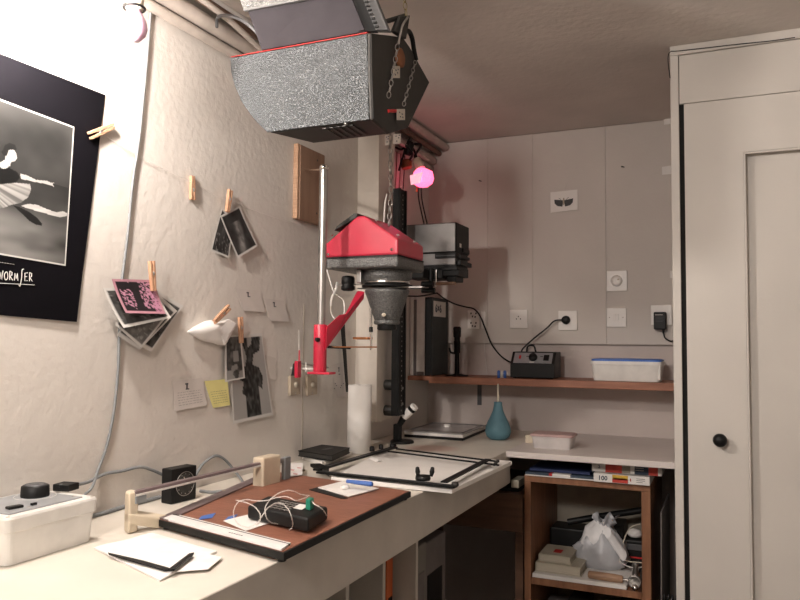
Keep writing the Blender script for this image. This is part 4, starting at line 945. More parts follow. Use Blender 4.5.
for (x, y, r) in ((372, 451, .009), (381, 449, .008), (393, 448, .012)):
    MB().lathe([(r, 0), (r, .012), (r*.7, .016), (0, .016)], hit(x, y, 2, ZE+.004), n=14).build('margin_knob', 'black', ea)
bsheet('paper_scrap', 'tiny torn white scrap on the easel board near its far left blade', 'paper', [(369, 459), (374, 458), (383, 462), (377, 462)], ZE+.001, 'tissue', .001, 3, 3, lambda u, v: .006*math.sin(u*3))
# ------------------------------------------------------------------ grain focuser
gf = thing('grain_focuser', 'black grain focuser with tilted white eyepiece tube behind the easel', 'magnifier', hit(404, 443, 2, ZB))
fb = hit(402, 443, 2, ZB)
MB().lathe([(.0, .001), (.046, .001), (.046, .008), (.040, .012), (0, .012)], fb, n=28).build('base', 'black', gf)
p0 = hit(397, 441, 1, fb.y); p1 = hit(399, 424, 1, fb.y); p2 = hit(404, 417, 1, fb.y); p3 = hit(415, 406, 1, fb.y)
Bx((p0.x-.012, fb.y-.012, ZB+.010), (p0.x+.016, fb.y+.014, p1.z)).build('upright', 'black', gf, bevel=.003)
MB().cyl(p1+Vector((.0, 0, -.006)), p2, .011, .014).build('lower_tube', 'black', gf)
MB().cyl(p2, p2.lerp(p3, .62), .0155, .0165).build('white_tube', 'paper', gf)
MB().cyl(p2.lerp(p3, .62), p2.lerp(p3, .82), .0165).build('black_band', 'black', gf)
MB().cyl(p2.lerp(p3, .82), p3, .0168, .0155).build('eyepiece', 'paper', gf)
# ------------------------------------------------------------------ contact printing frame
cf_ = thing('contact_frame', 'flat grey contact printing frame with glass lid on the counter below the shelf', 'frame', hit(445, 434, 2, ZB))
q = [Vector((-1.20, 2.85, 0)), hit(463, 440, 2, ZB+.004), hit(486, 430.5, 2, ZB+.004), Vector((-1.255, 3.19, 0))]
q = [hit(404, 436, 2, ZB+.004), hit(463, 440, 2, ZB+.004), hit(487, 430, 2, ZB+.004), hit(432, 427.5, 2, ZB+.004)]
for p in q: p.z = ZB+.001; p.x = max(p.x, XW+.02); p.y = min(p.y, 3.29)
c = sum(q, Vector())/4
def sc(k, z): return [Vector((c.x+(p.x-c.x)*k, c.y+(p.y-c.y)*k, z)) for p in q]
MB().prism(sc(1, ZB+.001), (0, 0, .010)).build('base', 'black', cf_, bevel=.002)
MB().prism(sc(.985, ZB+.0115), (0, 0, .011)).build('foam_bed', 'paper', cf_)
MB().prism(sc(1, ZB+.023), (0, 0, .004)).build('glass_lid', 'glass', cf_, bevel=.001)
MB().loft([sc(.90, ZB+.0272), sc(.90, ZB+.0278), sc(.86, ZB+.0278), sc(.86, ZB+.0272)], cap=False, sm=False).build('border_line', 'black', cf_)
for i in range(4):
    a, b = sc(1, ZB+.0272)[i], sc(1, ZB+.0272)[(i+1) % 4]; a2, b2 = sc(.9, ZB+.0272)[i], sc(.9, ZB+.0272)[(i+1) % 4]
    if i in (0, 2): MB().prism([a, b, b2, a2], (0, 0, .0015)).build('lid_strip', 'steel', cf_)
tag(MB().lathe([(.014, 0), (.014, .010), (.010, .012), (0, .012)], Vector((c.x-.01, c.y+.03, ZB+.0275)), n=18).build('cap', 'paper'), 'tiny white round lid on the glass of the contact frame', 'lid')
# ------------------------------------------------------------------ blower and tub
BB = hit(498, 439.5, 2, ZB)
bw = thing('rubber_blower', 'blue rubber bulb blower with thin pale nozzle standing on the counter', 'blower', BB)
MB().lathe([(0, .001), (.030, .001), (.046, .012), (.053, .030), (.051, .048), (.042, .072), (.030, .096), (.021, .118), (.017, .140), (.0165, .152), (.012, .153), (0, .153)], BB, n=36).build('bulb', 'teal', bw)
MB().lathe([(.005, .150), (.0045, .17), (.003, .225), (0, .226)], BB, n=12).build('nozzle', 'cream', bw)
tb = thing('plastic_tub', 'milky plastic tub with faded pink lid on the counter right of the blower', 'tub', (-.61, 2.83, ZB))
def rr(x0, x1, y0, y1, z, r): return ring_(x0, x1, y0, y1, z, r)
MB().loft([rr(-.683, -.547, 2.775, 2.865, ZB+.001, .01), rr(-.690, -.540, 2.768, 2.872, ZB+.046, .012)]).build('tub_body', 'clearbox', tb)
MB().loft([rr(-.695, -.535, 2.763, 2.877, ZB+.0465, .013), rr(-.695, -.535, 2.763, 2.877, ZB+.053, .013), rr(-.688, -.542, 2.770, 2.870, ZB+.056, .010)], sm=False).build('lid', 'pinkpl', tb)
for k in range(4): MB().lathe([(0, 0), (.018, .004), (.024, .016), (.016, .028), (0, .032)], (-.665+k*.033, 2.80, ZB+.005), n=12).build('cotton_ball', 'tissue', tb)
tag(Bx((-.745, 2.90, ZB+.001), (-.70, 2.96, ZB+.032)).build('small_box', 'creamcast', bevel=.003), 'small cream box between the blue blower and the plastic tub', 'box')
# ------------------------------------------------------------------ shelf contents
def binder(xa, xb, h, m, label, group=None, pages='paper', y=3.075, wl_=None):
    t = thing('binder', label, 'binder', ((xa+xb)/2, y, ZS), group)
    Bx((xa+.0003, y, ZS+.001), (xb-.0003, y+.006, ZS+h)).build('spine', m, t, bevel=.002)
    Bx((xa+.0003, y+.006, ZS+.001), (xa+.004, y+.21, ZS+h)).build('cover', m, t)
    Bx((xb-.004, y+.006, ZS+.001), (xb-.0003, y+.21, ZS+h)).build('cover', m, t)
    Bx((xa+.0045, y+.008, ZS+.004), (xb-.0045, y+.205, ZS+h-.008)).build('pages', pages, t)
    return t
binder(-1.318, -1.300, .352, 'paper', 'thin white binder at the far left end of the shelf against the wall')
binder(-1.300, -1.287, .340, 'bindgrey', 'dark grey slab standing for the shaded binder cover between two white binders')  # dark colour stands in for shade on the first binder's cover
b3 = binder(-1.2865, -1.2465, .350, 'tissue', 'wide white binder beside the black binder on the shelf')
Bx((-1.284, 3.0735, ZS+.002), (-1.249, 3.0765, ZS+.018)).build('spine_foot', 'bindgrey', b3)
b5 = binder(-1.2455, -1.214, .350, 'black', 'black binder with grey green side and white 6x6 label, rightmost on the shelf')
Bx((-1.2139, 3.082, ZS+.003), (-1.2125, 3.283, ZS+.348)).build('side_cloth', 'bindteal', b5)
Bx((-1.2124, 3.095, ZS+.265), (-1.2118, 3.250, ZS+.335)).build('label', 'paper', b5, label='white 6x6 label')
text_part('6×6', .050, (-1.2114, 3.115, ZS+.285), (0, 1, 0), (0, 0, 1), 'navy', b5)
st = thing('enlarger_stand', 'small black clamp stand with round foot on the shelf right of the binders', 'stand', (-1.095, 3.14, ZS))
sx = hit(457, 376, 1, 3.14).x
MB().lathe([(0, .001), (.050, .001), (.050, .004), (.012, .010), (.011, .012)], (sx, 3.14, ZS), n=28).build('foot', 'black', st)
MB().lathe([(.011, .01), (.010, .10), (.014, .104), (.015, .155), (.011, .158)], (sx, 3.14, ZS), n=16).build('post', 'blackm', st)
MB().lathe([(.013, .155), (.013, .17), (.017, .176), (.018, .212), (.013, .220), (0, .220)], (sx, 3.14, ZS), n=18).build('head', 'black', st)
MB().tube([(sx, 3.13, ZS+.10), (sx-.022, 3.12, ZS+.105), (sx-.03, 3.12, ZS+.125)], .0045, 8).build('lever', 'black', st)
tag(MB().tube([hit(442, 373, 1, 3.2), (sx-.06, 3.16, ZS+.004), (sx-.02, 3.10, ZS+.004), (sx+.06, 3.10, ZS+.004)], .0025, 6).build('black_wire', 'black'), 'short black wire lying around the foot of the small clamp stand', 'wire')
# power supply
ps = thing('power_supply', 'black power supply with grey knob panel on the shelf', 'power supply', (-.757, 3.15, ZS))
xa, xb = -.860, -.672
MB().prism([(xa, 3.095, ZS+.004), (xa, 3.225, ZS+.004), (xa, 3.225, ZS+.112), (xa, 3.135, ZS+.112), (xa, 3.095, ZS+.062)], (xb-xa, 0, 0)).build('case', 'black', ps, bevel=.002)
n_ = Vector((0, -.05, .04)).normalized(); u_ = Vector((0, .04, .05)).normalized(); o_ = Vector((xa+.012, 3.095, ZS+.062))+u_*.003+n_*.0002
def pp(a, b, c=0): return o_+Vector((a, 0, 0))+u_*b+n_*c
W_ = xb-xa-.024
MB().prism([pp(0, 0), pp(W_, 0), pp(W_, .055), pp(0, .055)], n_*.0012).build('front_plate', 'panelgrey', ps)
MB().lathe([(.018, 0), (.019, .002), (.016, .014), (0, .015)], pp(.083, .028, .001), n_, 24).build('large_knob', 'black', ps)
MB().prism([pp(.128, .014, .001), pp(.150, .014, .001), pp(.150, .042, .001), pp(.128, .042, .001)], n_*.004).build('meter_window', 'black', ps)
MB().prism([pp(.022, .022, .001), pp(.030, .022, .001), pp(.030, .038, .001), pp(.022, .038, .001)], n_*.004).build('red_switch', 'red', ps)
for a_ in (.052, .112): MB().prism([pp(a_, .034, .001), pp(a_+.012, .034, .001), pp(a_+.012, .037, .001), pp(a_, .037, .001)], n_*.0004).build('panel_mark', 'black', ps)
MB().prism([pp(.070, .003, .001), pp(.090, .003, .001), pp(.090, .008, .001), pp(.070, .008, .001)], n_*.0004).build('knob_label', 'paper', ps)
MB().tube([(-.805, 3.16, ZS+.112), (-.800, 3.16, ZS+.135), (-.775, 3.16, ZS+.138), (-.765, 3.16, ZS+.112)], .004, 8).build('handle', 'black', ps)
for x in (xa+.015, xb-.015):
    for y in (3.11, 3.21): MB().lathe([(.006, .0005), (.006, .004)], (x, y, ZS), n=10).build('rubber_foot', 'black', ps)
bt = thing('battery_pack', 'tiny blue and white battery pack at the shelf edge left of the power supply', 'battery', (-.89, 3.07, ZS))
for k in range(3): MB().lathe([(0, .0005), (.0065, .0005), (.0065, .030), (.003, .031), (.003, .033), (0, .033)], (-.903+k*.0135, 3.070, ZS), n=12).build('cell', ('bluetape', 'notepaper', 'bluetape')[k], bt)
# storage box
sb = thing('storage_box', 'white plastic food box with bright blue lid at the right end of the shelf', 'box', (-.385, 3.15, ZS))
MB().loft([rr(-.512, -.258, 3.085, 3.235, ZS+.001, .015), rr(-.520, -.250, 3.078, 3.242, ZS+.066, .018)], sm=True).build('box_body', 'white', sb)
MB().loft([rr(-.524, -.246, 3.074, 3.246, ZS+.0662, .02), rr(-.524, -.246, 3.074, 3.246, ZS+.080, .02)], sm=False).build('box_rim', 'white', sb)
MB().loft([rr(-.520, -.250, 3.078, 3.242, ZS+.0803, .02), rr(-.520, -.250, 3.078, 3.242, ZS+.087, .02), rr(-.508, -.262, 3.09, 3.23, ZS+.0895, .014)], sm=False).build('lid', 'bluelid', sb)
Bx((-.262, 3.082, ZS+.010), (-.2535, 3.088, ZS+.070)).build('corner_rib', 'white', sb)
# ------------------------------------------------------------------ back wall sockets and small things
YP = YB-.0002
def plate(x, y, w, h, name, label, cat='socket'):
    c = hit(x, y, 1, YP); t = thing(name, label, cat, c)
    Bx((c.x-w/2, YP-.009, c.z-h/2), (c.x+w/2, YP, c.z+h/2)).build('plate', 'plate', t, bevel=.002); return t, c
def pins(t, c, dz=0, m='gap'):
    MB().lathe([(.021, 0), (.020, .001), (.018, -.001), (0, -.001)], (c.x, YP-.0092, c.z+dz), (0, -1, 0), 24).build('socket_face', 'plate', t)
    for dx, dz2 in ((-.0095, 0), (.0095, 0), (0, .011)): MB().lathe([(.0028, 0), (.0028, .0006), (0, .0006)], (c.x+dx, YP-.0094, c.z+dz+dz2), (0, -1, 0), 8).build('pin_hole', m, t)
t, c = plate(474, 319.5, .058, .086, 'double_socket', 'double wall socket left of the hanging black cable')
for dz in (.022, -.022):
    for dx, d2 in ((-.012, .006), (.012, .006), (-.005, -.008), (.008, -.010)):
        MB().prism([(c.x+dx-.003, YP-.0095, c.z+dz+d2-.004), (c.x+dx+.003, YP-.0095, c.z+dz+d2-.004), (c.x+dx+.004, YP-.0095, c.z+dz+d2+.004), (c.x+dx-.002, YP-.0095, c.z+dz+d2+.004)], (0, .0006, 0)).build('pin_hole', 'gap', t)
t, c = plate(484, 320, .022, .080, 'cover_strip', 'narrow blank cover plate touching the double socket', 'plate')
t, c = plate(519, 319, .082, .084, 'wall_socket', 'square single wall socket with pin holes above the power supply'); pins(t, c)
t, c = plate(568, 320.5, .082, .086, 'wall_socket', 'square wall socket with a black plug in it')
MB().lathe([(.018, 0), (.019, .004), (.017, .022), (.012, .026), (0, .026)], (c.x-.006, YP-.0095, c.z+.002), (0, -1, 0), 20).build('socket_plug', 'black', t)
pc = Vector((c.x-.006, YP-.03, c.z+.002))
t, c = plate(617, 281, .086, .088, 'dimmer_switch', 'square dimmer plate with round dial, highest on the back wall', 'switch')
MB().lathe([(.024, 0), (.024, .006), (.021, .012), (.010, .0125), (0, .0125)], (c.x, YP-.009, c.z), (0, -1, 0), 28).build('dial', 'plate', t)
Bx((c.x+.004, YP-.0225, c.z+.002), (c.x+.012, YP-.0212, c.z+.008)).build('dial_mark', 'oldplate', t)
t, c = plate(616.5, 317.5, .082, .082, 'light_switch', 'square plate with narrow double rocker below the dimmer plate', 'switch')
for dx in (-.006, .0055): Bx((c.x+dx-.005, YP-.013, c.z-.013), (c.x+dx+.005, YP-.009, c.z+.014)).build('rocker', 'plate', t, bevel=.001)
for dx in (-.028, .028): MB().lathe([(.0025, 0), (0, .001)], (c.x+dx, YP-.009, c.z), (0, -1, 0), 8).build('screw', 'oldplate', t)
t, c = plate(661.5, 315, .084, .084, 'wall_socket', 'square wall socket behind the black power adapter by the closet')
ad = thing('power_adapter', 'black power adapter plugged in beside the closet edge', 'adapter', (c.x-.006, YP-.01, c.z-.05))
p = hit(653.5, 312, 1, YP-.05); p_ = hit(666, 329.5, 1, YP-.05)
Bx((p.x, YP-.050, p_.z), (p_.x, YP-.0095, p.z)).build('adapter_case', 'black', ad, bevel=.004)
MB().box((p.x+.006, YP-.0504, p.z-.013), (p_.x-.012, YP-.0502, p.z-.0105)).build('text_line', 'notepaper', ad)
for k in range(4): MB().box((p.x+.008, YP-.0504, p.z-.022-k*.006), (p_.x-.008-.004*(k % 2), YP-.0502, p.z-.0212-k*.006)).build('text_line', 'grey', ad)
MB().tube([(p_.x-.012, YP-.03, p_.z+.002), (p_.x-.010, YP-.03, p_.z-.02), (p_.x-.004, YP-.03, p_.z-.036), (p_.x+.018, YP-.03, p_.z-.048), (p_.x+.036, YP-.02, p_.z-.038), (-.172, YP-.01, p_.z-.01)], .003, 8).build('lead', 'black', ad)
MB().cyl((p_.x-.012, YP-.03, p_.z+.002), (p_.x-.012, YP-.03, p_.z-.016), .0055, .004).build('strain_relief', 'black', ad)
tag(MB().tube([pc, pc+Vector((-.045, -.005, -.004)), hit(547, 328, 1, 3.26), hit(532, 340, 1, 3.25), hit(522, 350, 1, 3.24), (-.842, 3.229, ZS+.090), (-.868, 3.228, ZS+.06), (-.868, 3.20, ZS+.012)], .0035, 8).build('power_cable', 'black'), 'black cable from the wall plug down to the power supply', 'cable')
tag(MB().tube([hit(437, 293, 1, 3.05), hit(445, 299, 1, 3.12), hit(455, 304, 1, 3.2), hit(466, 307, 1, 3.25), hit(474, 309, 1, 3.27), hit(480, 316, 1, 3.27), hit(485, 328, 1, 3.27), hit(491, 343, 1, 3.27), hit(499, 354, 1, 3.27), hit(508, 361, 1, 3.27), (-.865, 3.235, ZS+.055)], .0035, 8).build('power_cable', 'black'), 'long black cable drooping from the binders past the double socket to the power supply', 'cable')
tag(MB().tube([hit(404, 296, 1, 3.0), hit(420, 296, 1, 3.02), hit(437, 293, 1, 3.05)], .0035, 8).build('black_wire', 'black'), 'black cable lying across the tops of the shelf binders', 'cable')
tag(MB().tube([hit(484, 340, 1, 3.29), hit(485, 355, 1, 3.29), hit(487, 374, 1, 3.29)], .0012, 6).build('thin_wire', 'wcable'), 'thin pale cord hanging behind the shelf below the double socket', 'wire')
# insect card
c = hit(564, 201.5, 1, YP)
mo = thing('moth_picture', 'small white card with a dark winged moth hanging high on the back wall', 'picture', c)
w, h = .060, .047
MB().sheet([(c.x-w, YP-.002, c.z+h-.002), (c.x+w, YP-.002, c.z+h+.002), (c.x+w+.001, YP-.005, c.z-h+.006), (c.x-w+.001, YP-.005, c.z-h-.001)], (0, -1, 0), .001, 2, 2).build('card', 'plate', mo)
for s_ in (-1, 1):
    MB().prism([(c.x+s_*.002, YP-.0072, c.z+.004), (c.x+s_*.042, YP-.0072, c.z+.010), (c.x+s_*.040, YP-.0072, c.z-.008), (c.x+s_*.028, YP-.0072, c.z-.020), (c.x+s_*.006, YP-.0072, c.z-.024)], (0, -.0006, 0)).build('wing', 'dkgrey', mo)
    MB().tube([(c.x+s_*.003, YP-.008, c.z-.002), (c.x+s_*.016, YP-.008, c.z+.012), (c.x+s_*.022, YP-.008, c.z+.016)], .0009, 5, 1).build('antenna', 'dkgrey', mo)
MB().lathe([(0, 0), (.003, .004), (.004, .02), (.003, .03), (0, .034)], (c.x, YP-.008, c.z-.018), n=10).build('moth_body', 'oldplate', mo)
MB().tube([(c.x+.004, YP-.003, c.z+h), (c.x+.016, YP-.002, c.z+h+.035)], .0006, 5, 1).build('hanging_thread', 'notepaper', mo)
for (x, y, lb) in ((480, 181, 'small black bent nail in the back wall left of the moth card'), (622, 167, 'small dark nail in the back wall near the closet')):
    c = hit(x, y, 1, YP); tag(MB().tube([c, c+Vector((0, -.014, 0)), c+Vector((.012, -.018, -.006))], .0022, 6, 1).build('nail', 'black'), lb, 'nail')
for k, (x0_, y0_, x1_, y1_) in enumerate(((664, 118, 672, 124), (662, 167, 673.5, 174), (670, 271, 676, 278))):
    a, b = hit(x0_, y0_, 1, YP), hit(x1_, y1_, 1, YP)
    t = tag(MB().sheet([(a.x, YP-.001, a.z), (b.x+.012, YP-.002, a.z+.004), (b.x+.012, YP-.002, b.z), (a.x, YP-.001, b.z)], (0, -1, 0), .0004, 4, 1, lambda u, v: .002*math.sin(u*3)).build('masking_tape', 'paper'), ('topmost', 'middle', 'lowest')[k]+' of three white tape bits on the back wall beside the closet', 'tape')
cw = tag(MB().tube([hit(670, 78, 1, YC-.006), hit(668, 60, 1, YC-.006), hit(670, 52, 1, YC-.006), hit(678, 51, 1, YC-.006), hit(705, 48, 1, YC-.006), hit(740, 44, 1, YC-.006), hit(770, 41, 1, YC-.006), hit(795, 37.5, 1, YC-.006)], .0016, 6).build('thin_wire', 'black'), 'thin black wire stapled along the top of the closet front', 'wire')
# ------------------------------------------------------------------ wooden cabinet under the counter
CX_0, CX_1, CY_, CYB = -.706, -.262, 2.735, 3.20
kb = thing('wooden_cabinet', 'open reddish wooden cabinet with one shelf standing under the counter', 'cabinet', (-.48, 2.95, 0))
Bx((CX_0, CY_, .782), (CX_1, CYB, .806)).build('top_board', 'cab', kb, bevel=.001)
Bx((CX_0, CY_, 0), (CX_0+.024, CYB, .7815)).build('side_board', 'cab', kb, bevel=.001)
Bx((CX_1-.030, CY_, 0), (CX_1, CYB, .7815)).build('side_board', 'cab', kb, bevel=.001)
Bx((CX_0+.0245, CYB-.01, .05), (CX_1-.0305, CYB, .781)).build('back_board', 'beige', kb)
Bx((CX_0+.0245, CY_+.002, .412), (CX_1-.0305, CYB-.011, .436)).build('inner_shelf', 'cab', kb, bevel=.001)
Bx((CX_0+.0245, CY_+.002, .05), (CX_1-.0305, CYB-.011, .074)).build('inner_shelf', 'cab', kb)
# on top of it: magazines and paper boxes
zc = .8065
mg = thing('magazine', 'navy and white magazine on the left half of the wooden cabinet top', 'magazine', (-.58, 2.78, zc))
Bx((-.700, 2.725, zc), (-.452, 2.93, zc+.004)).build('pages', 'paper', mg)
Bx((-.700, 2.724, zc+.0042), (-.452, 2.93, zc+.013)).build('cover', 'navy', mg, bevel=.001)
Bx((-.60, 2.7235, zc+.0045), (-.535, 2.80, zc+.0135)).build('cover_print', 'paper', mg)
Bx((-.612, 2.7232, zc+.0045), (-.601, 2.80, zc+.0135)).build('cover_print', 'red', mg)
tag(Bx((-.690, 2.75, zc+.0145), (-.47, 2.94, zc+.024)).build('notebook', 'bluebook', bevel=.001), 'dark blue notebook on top of the magazine on the cabinet', 'notebook')
def pbox(xa, xb, ya, yb, z, h, label, parts):
    t = thing('photo_paper_box', label, 'box', ((xa+xb)/2, ya, z))
    Bx((xa, ya, z), (xb, yb, z+h)).build('box_body', 'paper', t, bevel=.0008)
    for (u0, u1, v0, v1, m) in parts: Bx((xa+(xb-xa)*u0, ya-.0006, z+h*v0), (xa+(xb-xa)*u1, ya-.0001, z+h*v1)).build('print_block', m, t)
    return t
t = pbox(-.451, -.262, 2.715, 2.93, zc, .030, 'white photo paper box marked 100 with red yellow label, lower of two', [(.34, .62, .05, .50, 'redyel'), (.34, .62, .50, .95, 'yel'), (.36, .60, .42, .60, 'redyel'), (.655, .675, .35, .65, 'navy')])
text_part('100', .022, (-.436, 2.7140, zc+.007), (1, 0, 0), (0, 0, 1), 'navy', t); text_part('1', .014, (-.328, 2.7140, zc+.010), (1, 0, 0), (0, 0, 1), 'redyel', t)
for k in range(3): Bx((-.306, 2.7142, zc+.020-k*.006), (-.277-.008*(k == 2), 2.7149, zc+.0215-k*.006)).build('text_line', 'grey', t)
t = pbox(-.462, -.225, 2.745, 2.96, zc+.0305, .032, 'pale photo paper box with red and black labels, upper of two', [(.20, .44, .0, .95, 'redyel'), (.44, .56, .05, .95, 'beige'), (.62, .82, .0, 1, 'navy'), (.82, .95, 0, .9, 'redyel')])
text_part('2', .016, (-.440, 2.7440, zc+.043), (1, 0, 0), (0, 0, 1), 'navy', t)
for k in range(2): Bx((-.312, 2.7442, zc+.052-k*.008), (-.284, 2.7449, zc+.054-k*.008)).build('text_line', 'notepaper', t)
# in it
zi = .4365
wbd = thing('white_board', 'white board with two drilled holes lying on the cabinet shelf', 'board', (-.5, 2.85, zi))
qb = [(-.678, 2.74, zi), (-.345, 2.74, zi), (-.325, 2.98, zi), (-.66, 2.99, zi)]
MB().prism(qb, (0, 0, .014)).build('panel', 'paper', wbd, bevel=.001)
for x, y in ((-.41, 2.775), (-.385, 2.93)): MB().lathe([(.006, 0), (.006, .0006), (0, .0006)], (x, y, zi+.014), n=12).build('hole', 'gap', wbd)
def bookk(xa, xb, ya, yb, z, h, label, lab=False):
    t = thing('book', label, 'book', ((xa+xb)/2, ya, z))
    Bx((xa, ya, z), (xb, yb, z+.003)).build('cover', 'book', t); Bx((xa, ya, z+h-.003), (xb, yb, z+h)).build('cover', 'book', t, bevel=.0008)
    Bx((xa, ya-.001, z+.003), (xa+.003, yb, z+h-.003)).build('spine', 'book', t)
    Bx((xa+.003, ya+.004, z+.003), (xb-.005, yb-.004, z+h-.003)).build('pages', 'bookpg', t)
    if lab: Bx((xa+.045, ya+.04, z+h), (xb-.045, yb-.06, z+h+.0006)).build('red_label', 'red', t)
    return t
bookk(-.672, -.505, 2.765, 2.93, zi+.0145, .034, 'thick cream book on the white board, lower of two in the cabinet')
bookk(-.665, -.545, 2.785, 2.93, zi+.049, .026, 'cream book with dark red label, upper of two in the cabinet', True)
# plastic bag
pg = thing('plastic_bag', 'knotted translucent white plastic bag on the cabinet shelf', 'bag', (-.47, 2.90, zi))
rings = []
for k in range(15):
    t = k/14; z = zi+.016+t*.185; R_ = (.060, .078, .084, .086, .085, .082, .078, .071, .062, .050, .036, .022, .016, .030, .040)[k]
    rings.append([Vector((-.465+t*.022, 2.925, z))+Vector((math.cos(a_)*R_*1.12*(1+.30*(vnoise(a_*2.2+5, k*.6)-.5)+.20*math.sin(a_*9+k*.5)*t), math.sin(a_)*R_*.75*(1+.15*math.sin(a_*7)*t), .016*math.sin(a_*5+k)*t)) for a_ in [2*math.pi*i/36 for i in range(36)]])
MB().loft(rings, cap=False).build('bag_film', 'bag', pg)
MB().loft([[Vector((-.462, 2.925, zi+.016+z))+Vector((math.cos(2*math.pi*i/20)*r*1.1, math.sin(2*math.pi*i/20)*r*.7, .01*math.sin(i*2.1+k))) for i in range(20)] for k, (z, r) in enumerate(((0, .05), (.03, .066), (.09, .068), (.14, .052), (.165, .02)))]).build('bag_contents', 'bagw', pg)
MB().loft([[Vector((-.425, 2.86, zi+.10))+Vector((t_*.055, 0, .06-t_*.075))+Vector((math.cos(a_)*.012, math.sin(a_)*.010, math.sin(a_)*.018)) for a_ in [2*math.pi*i/10 for i in range(10)]] for t_ in (0, .35, .7, 1)]).build('bag_handle', 'bagw', pg)
# wooden handled clamp
hd_ = thing('drill_chuck', 'metal drill head with wooden handle lying on the white board', 'tool', (-.40, 2.73, zi))
zz_ = zi+.014+.015
MB().lathe([(.010, 0), (.013, .003), (.014, .03), (.0145, .09), (.013, .118), (.009, .122)], (-.480, 2.765, zz_), (1, -.05, 0), 18).build('wooden_handle', 'beigewood', hd_)
MB().cyl((-.36, 2.758, zz_), (-.328, 2.757, zz_), .004).build('shank', 'chrome', hd_)
MB().lathe([(.012, 0), (.022, .002), (.023, .016), (.018, .018), (.014, .012), (0, .012)], (-.318, 2.757, zz_), (0, -1, .1), 26).build('gear_body', 'steel', hd_)
MB().lathe([(.008, 0), (.011, .006), (.008, .03), (.012, .034), (.010, .045)], (-.318, 2.757, zz_+.016), (0.05, .1, 1), 16).build('chuck', 'steel', hd_)
MB().lathe([(.005, 0), (.005, .016), (.010, .022), (.010, .032), (0, .036)], (-.316, 2.735, zz_-.004), (.1, -.9, -.1), 14).build('crank_knob', 'chrome', hd_)
MB().cyl((-.30, 2.76, zz_), (-.296, 2.80, zz_+.03), .006).build('crank', 'dkgrey', hd_)
# black device with red stripe
rd = thing('radio', 'black device with a thin red stripe at the back of the cabinet shelf', 'radio', (-.33, 3.0, zi))
Bx((-.385, 2.96, zi), (-.296, 3.10, zi+.118)).build('case', 'black', rd, bevel=.006)
Bx((-.382, 2.9585, zi+.052), (-.300, 2.9605, zi+.058)).build('red_stripe', 'red', rd)
Bx((-.382, 2.955, zi+.082), (-.298, 2.965, zi+.104)).build('grey_panel', 'grey', rd, bevel=.002)
tag(MB().lathe([(0, 0), (.022, .004), (.030, .016), (.018, .030), (0, .034)], (-.345, 3.0, zi+.119), n=9).build('crumpled_tissue', 'tissue'), 'small crumpled white tissue on top of the black striped device', 'tissue')
HY_ = 2.90
tag(MB().tube([hit(*p, 1, y_) for p, y_ in (((640, 524), 2.95), ((630, 528), 2.93), ((624, 540), 2.92), ((621, 552), 2.90), ((625, 560), 2.88), ((634, 562), 2.87), ((646, 563), 2.87))], .0022, 6).build('flex', 'cream'), 'cream twisted cord curling in front of the black striped device', 'cord')
tag(MB().tube([hit(*p, 1, y_) for p, y_ in (((622, 554), 2.86), ((620, 561), 2.86), ((627, 566), 2.85), ((637, 568), 2.85), ((646, 566), 2.86))], .0022, 6).build('flex', 'wcable'), 'second pale cord lying on the shelf behind the drill head', 'cord')
for k, (a_, b_, m_, lb) in enumerate((((-.675, 3.02, zi), (-.50, 3.14, zi+.12), 'black', 'low black box in the back left of the cabinet'), ((-.49, 3.06, zi), (-.395, 3.17, zi+.15), 'dkgrey', 'dark grey box behind the plastic bag in the cabinet'))):
    tag(Bx(a_, b_).build('storage_case', m_, bevel=.006), lb, 'case')
tag(MB().tube([(-.60, 3.0, zi+.15), (-.48, 3.02, zi+.18), (-.36, 3.02, zi+.21), (-.30, 3.03, zi+.225)], .013, 8).build('umbrella', 'black'), 'long black rod slanting up at the back of the cabinet', 'rod')
Bx((-.66, 3.0, .0), (-.3, 3.1, .1))
for k in range(4): tag(Bx((-.665+k*.09, 2.80, .0745), (-.590+k*.09, 3.0, .30+.03*(k % 2))).build('file_box', 'dkgrey' if k % 2 else 'bindgrey', bevel=.002), ['first', 'second', 'third', 'fourth'][k]+' dark box from the left in the lowest cabinet bay', 'box', )
# ------------------------------------------------------------------ gap right of the cabinet
tag(MB().prism([(-.232, 2.70, .001), (-.228, 2.70, .001), (-.228, 3.05, .001), (-.232, 3.05, .001)], (.004, .02, .72)).build('leaning_board', 'bindgrey'), 'grey panel leaning upright between cabinet and closet', 'panel')
for k in range(4):
    x = -.216+k*.0125; t = thing('tube_stand', ['leftmost', 'second', 'third', 'rightmost'][k]+' of four glossy black tubes standing beside the closet post', 'tube', (x, 2.68, 0))
    MB().lathe([(.005, .001), (.0055, .02), (.0055, .44), (.003, .455), (0, .458)], (x, 2.69, 0), n=12).build('tube', 'black', t)
# ------------------------------------------------------------------ drawer unit left of the cabinet
du_ = thing('drawer_unit', 'dark brown low table with deep apron under the bench corner', 'table', (-.95, 2.9, 0))
Bx((-1.25, 2.72, .715), (-.712, 3.25, .735)).build('top_board', 'brown', du_, bevel=.001)
Bx((-1.25, 2.725, .595), (-.712, 2.745, .7145)).build('apron', 'brown', du_, bevel=.001)
for x in (-1.24, -.745):
    for y in (2.75, 3.2): Bx((x, y, 0), (x+.03, y+.03, .7145)).build('leg', 'brown', du_)
tag(Bx((-.90, 2.76, .7355), (-.735, 2.95, .748)).build('notebook', 'black', bevel=.001), 'black notebook on the dark brown low table', 'notebook')
tag(Bx((-.88, 2.77, .7485), (-.80, 2.90, .775)).build('small_box', 'bindgrey', bevel=.002), 'grey box on the black notebook under the bench corner', 'box')
tag(Bx((-.765, 2.765, .7485), (-.735, 2.86, .778)).build('small_box', 'cream', bevel=.002), 'small cream box on the black notebook beside the cabinet', 'box')
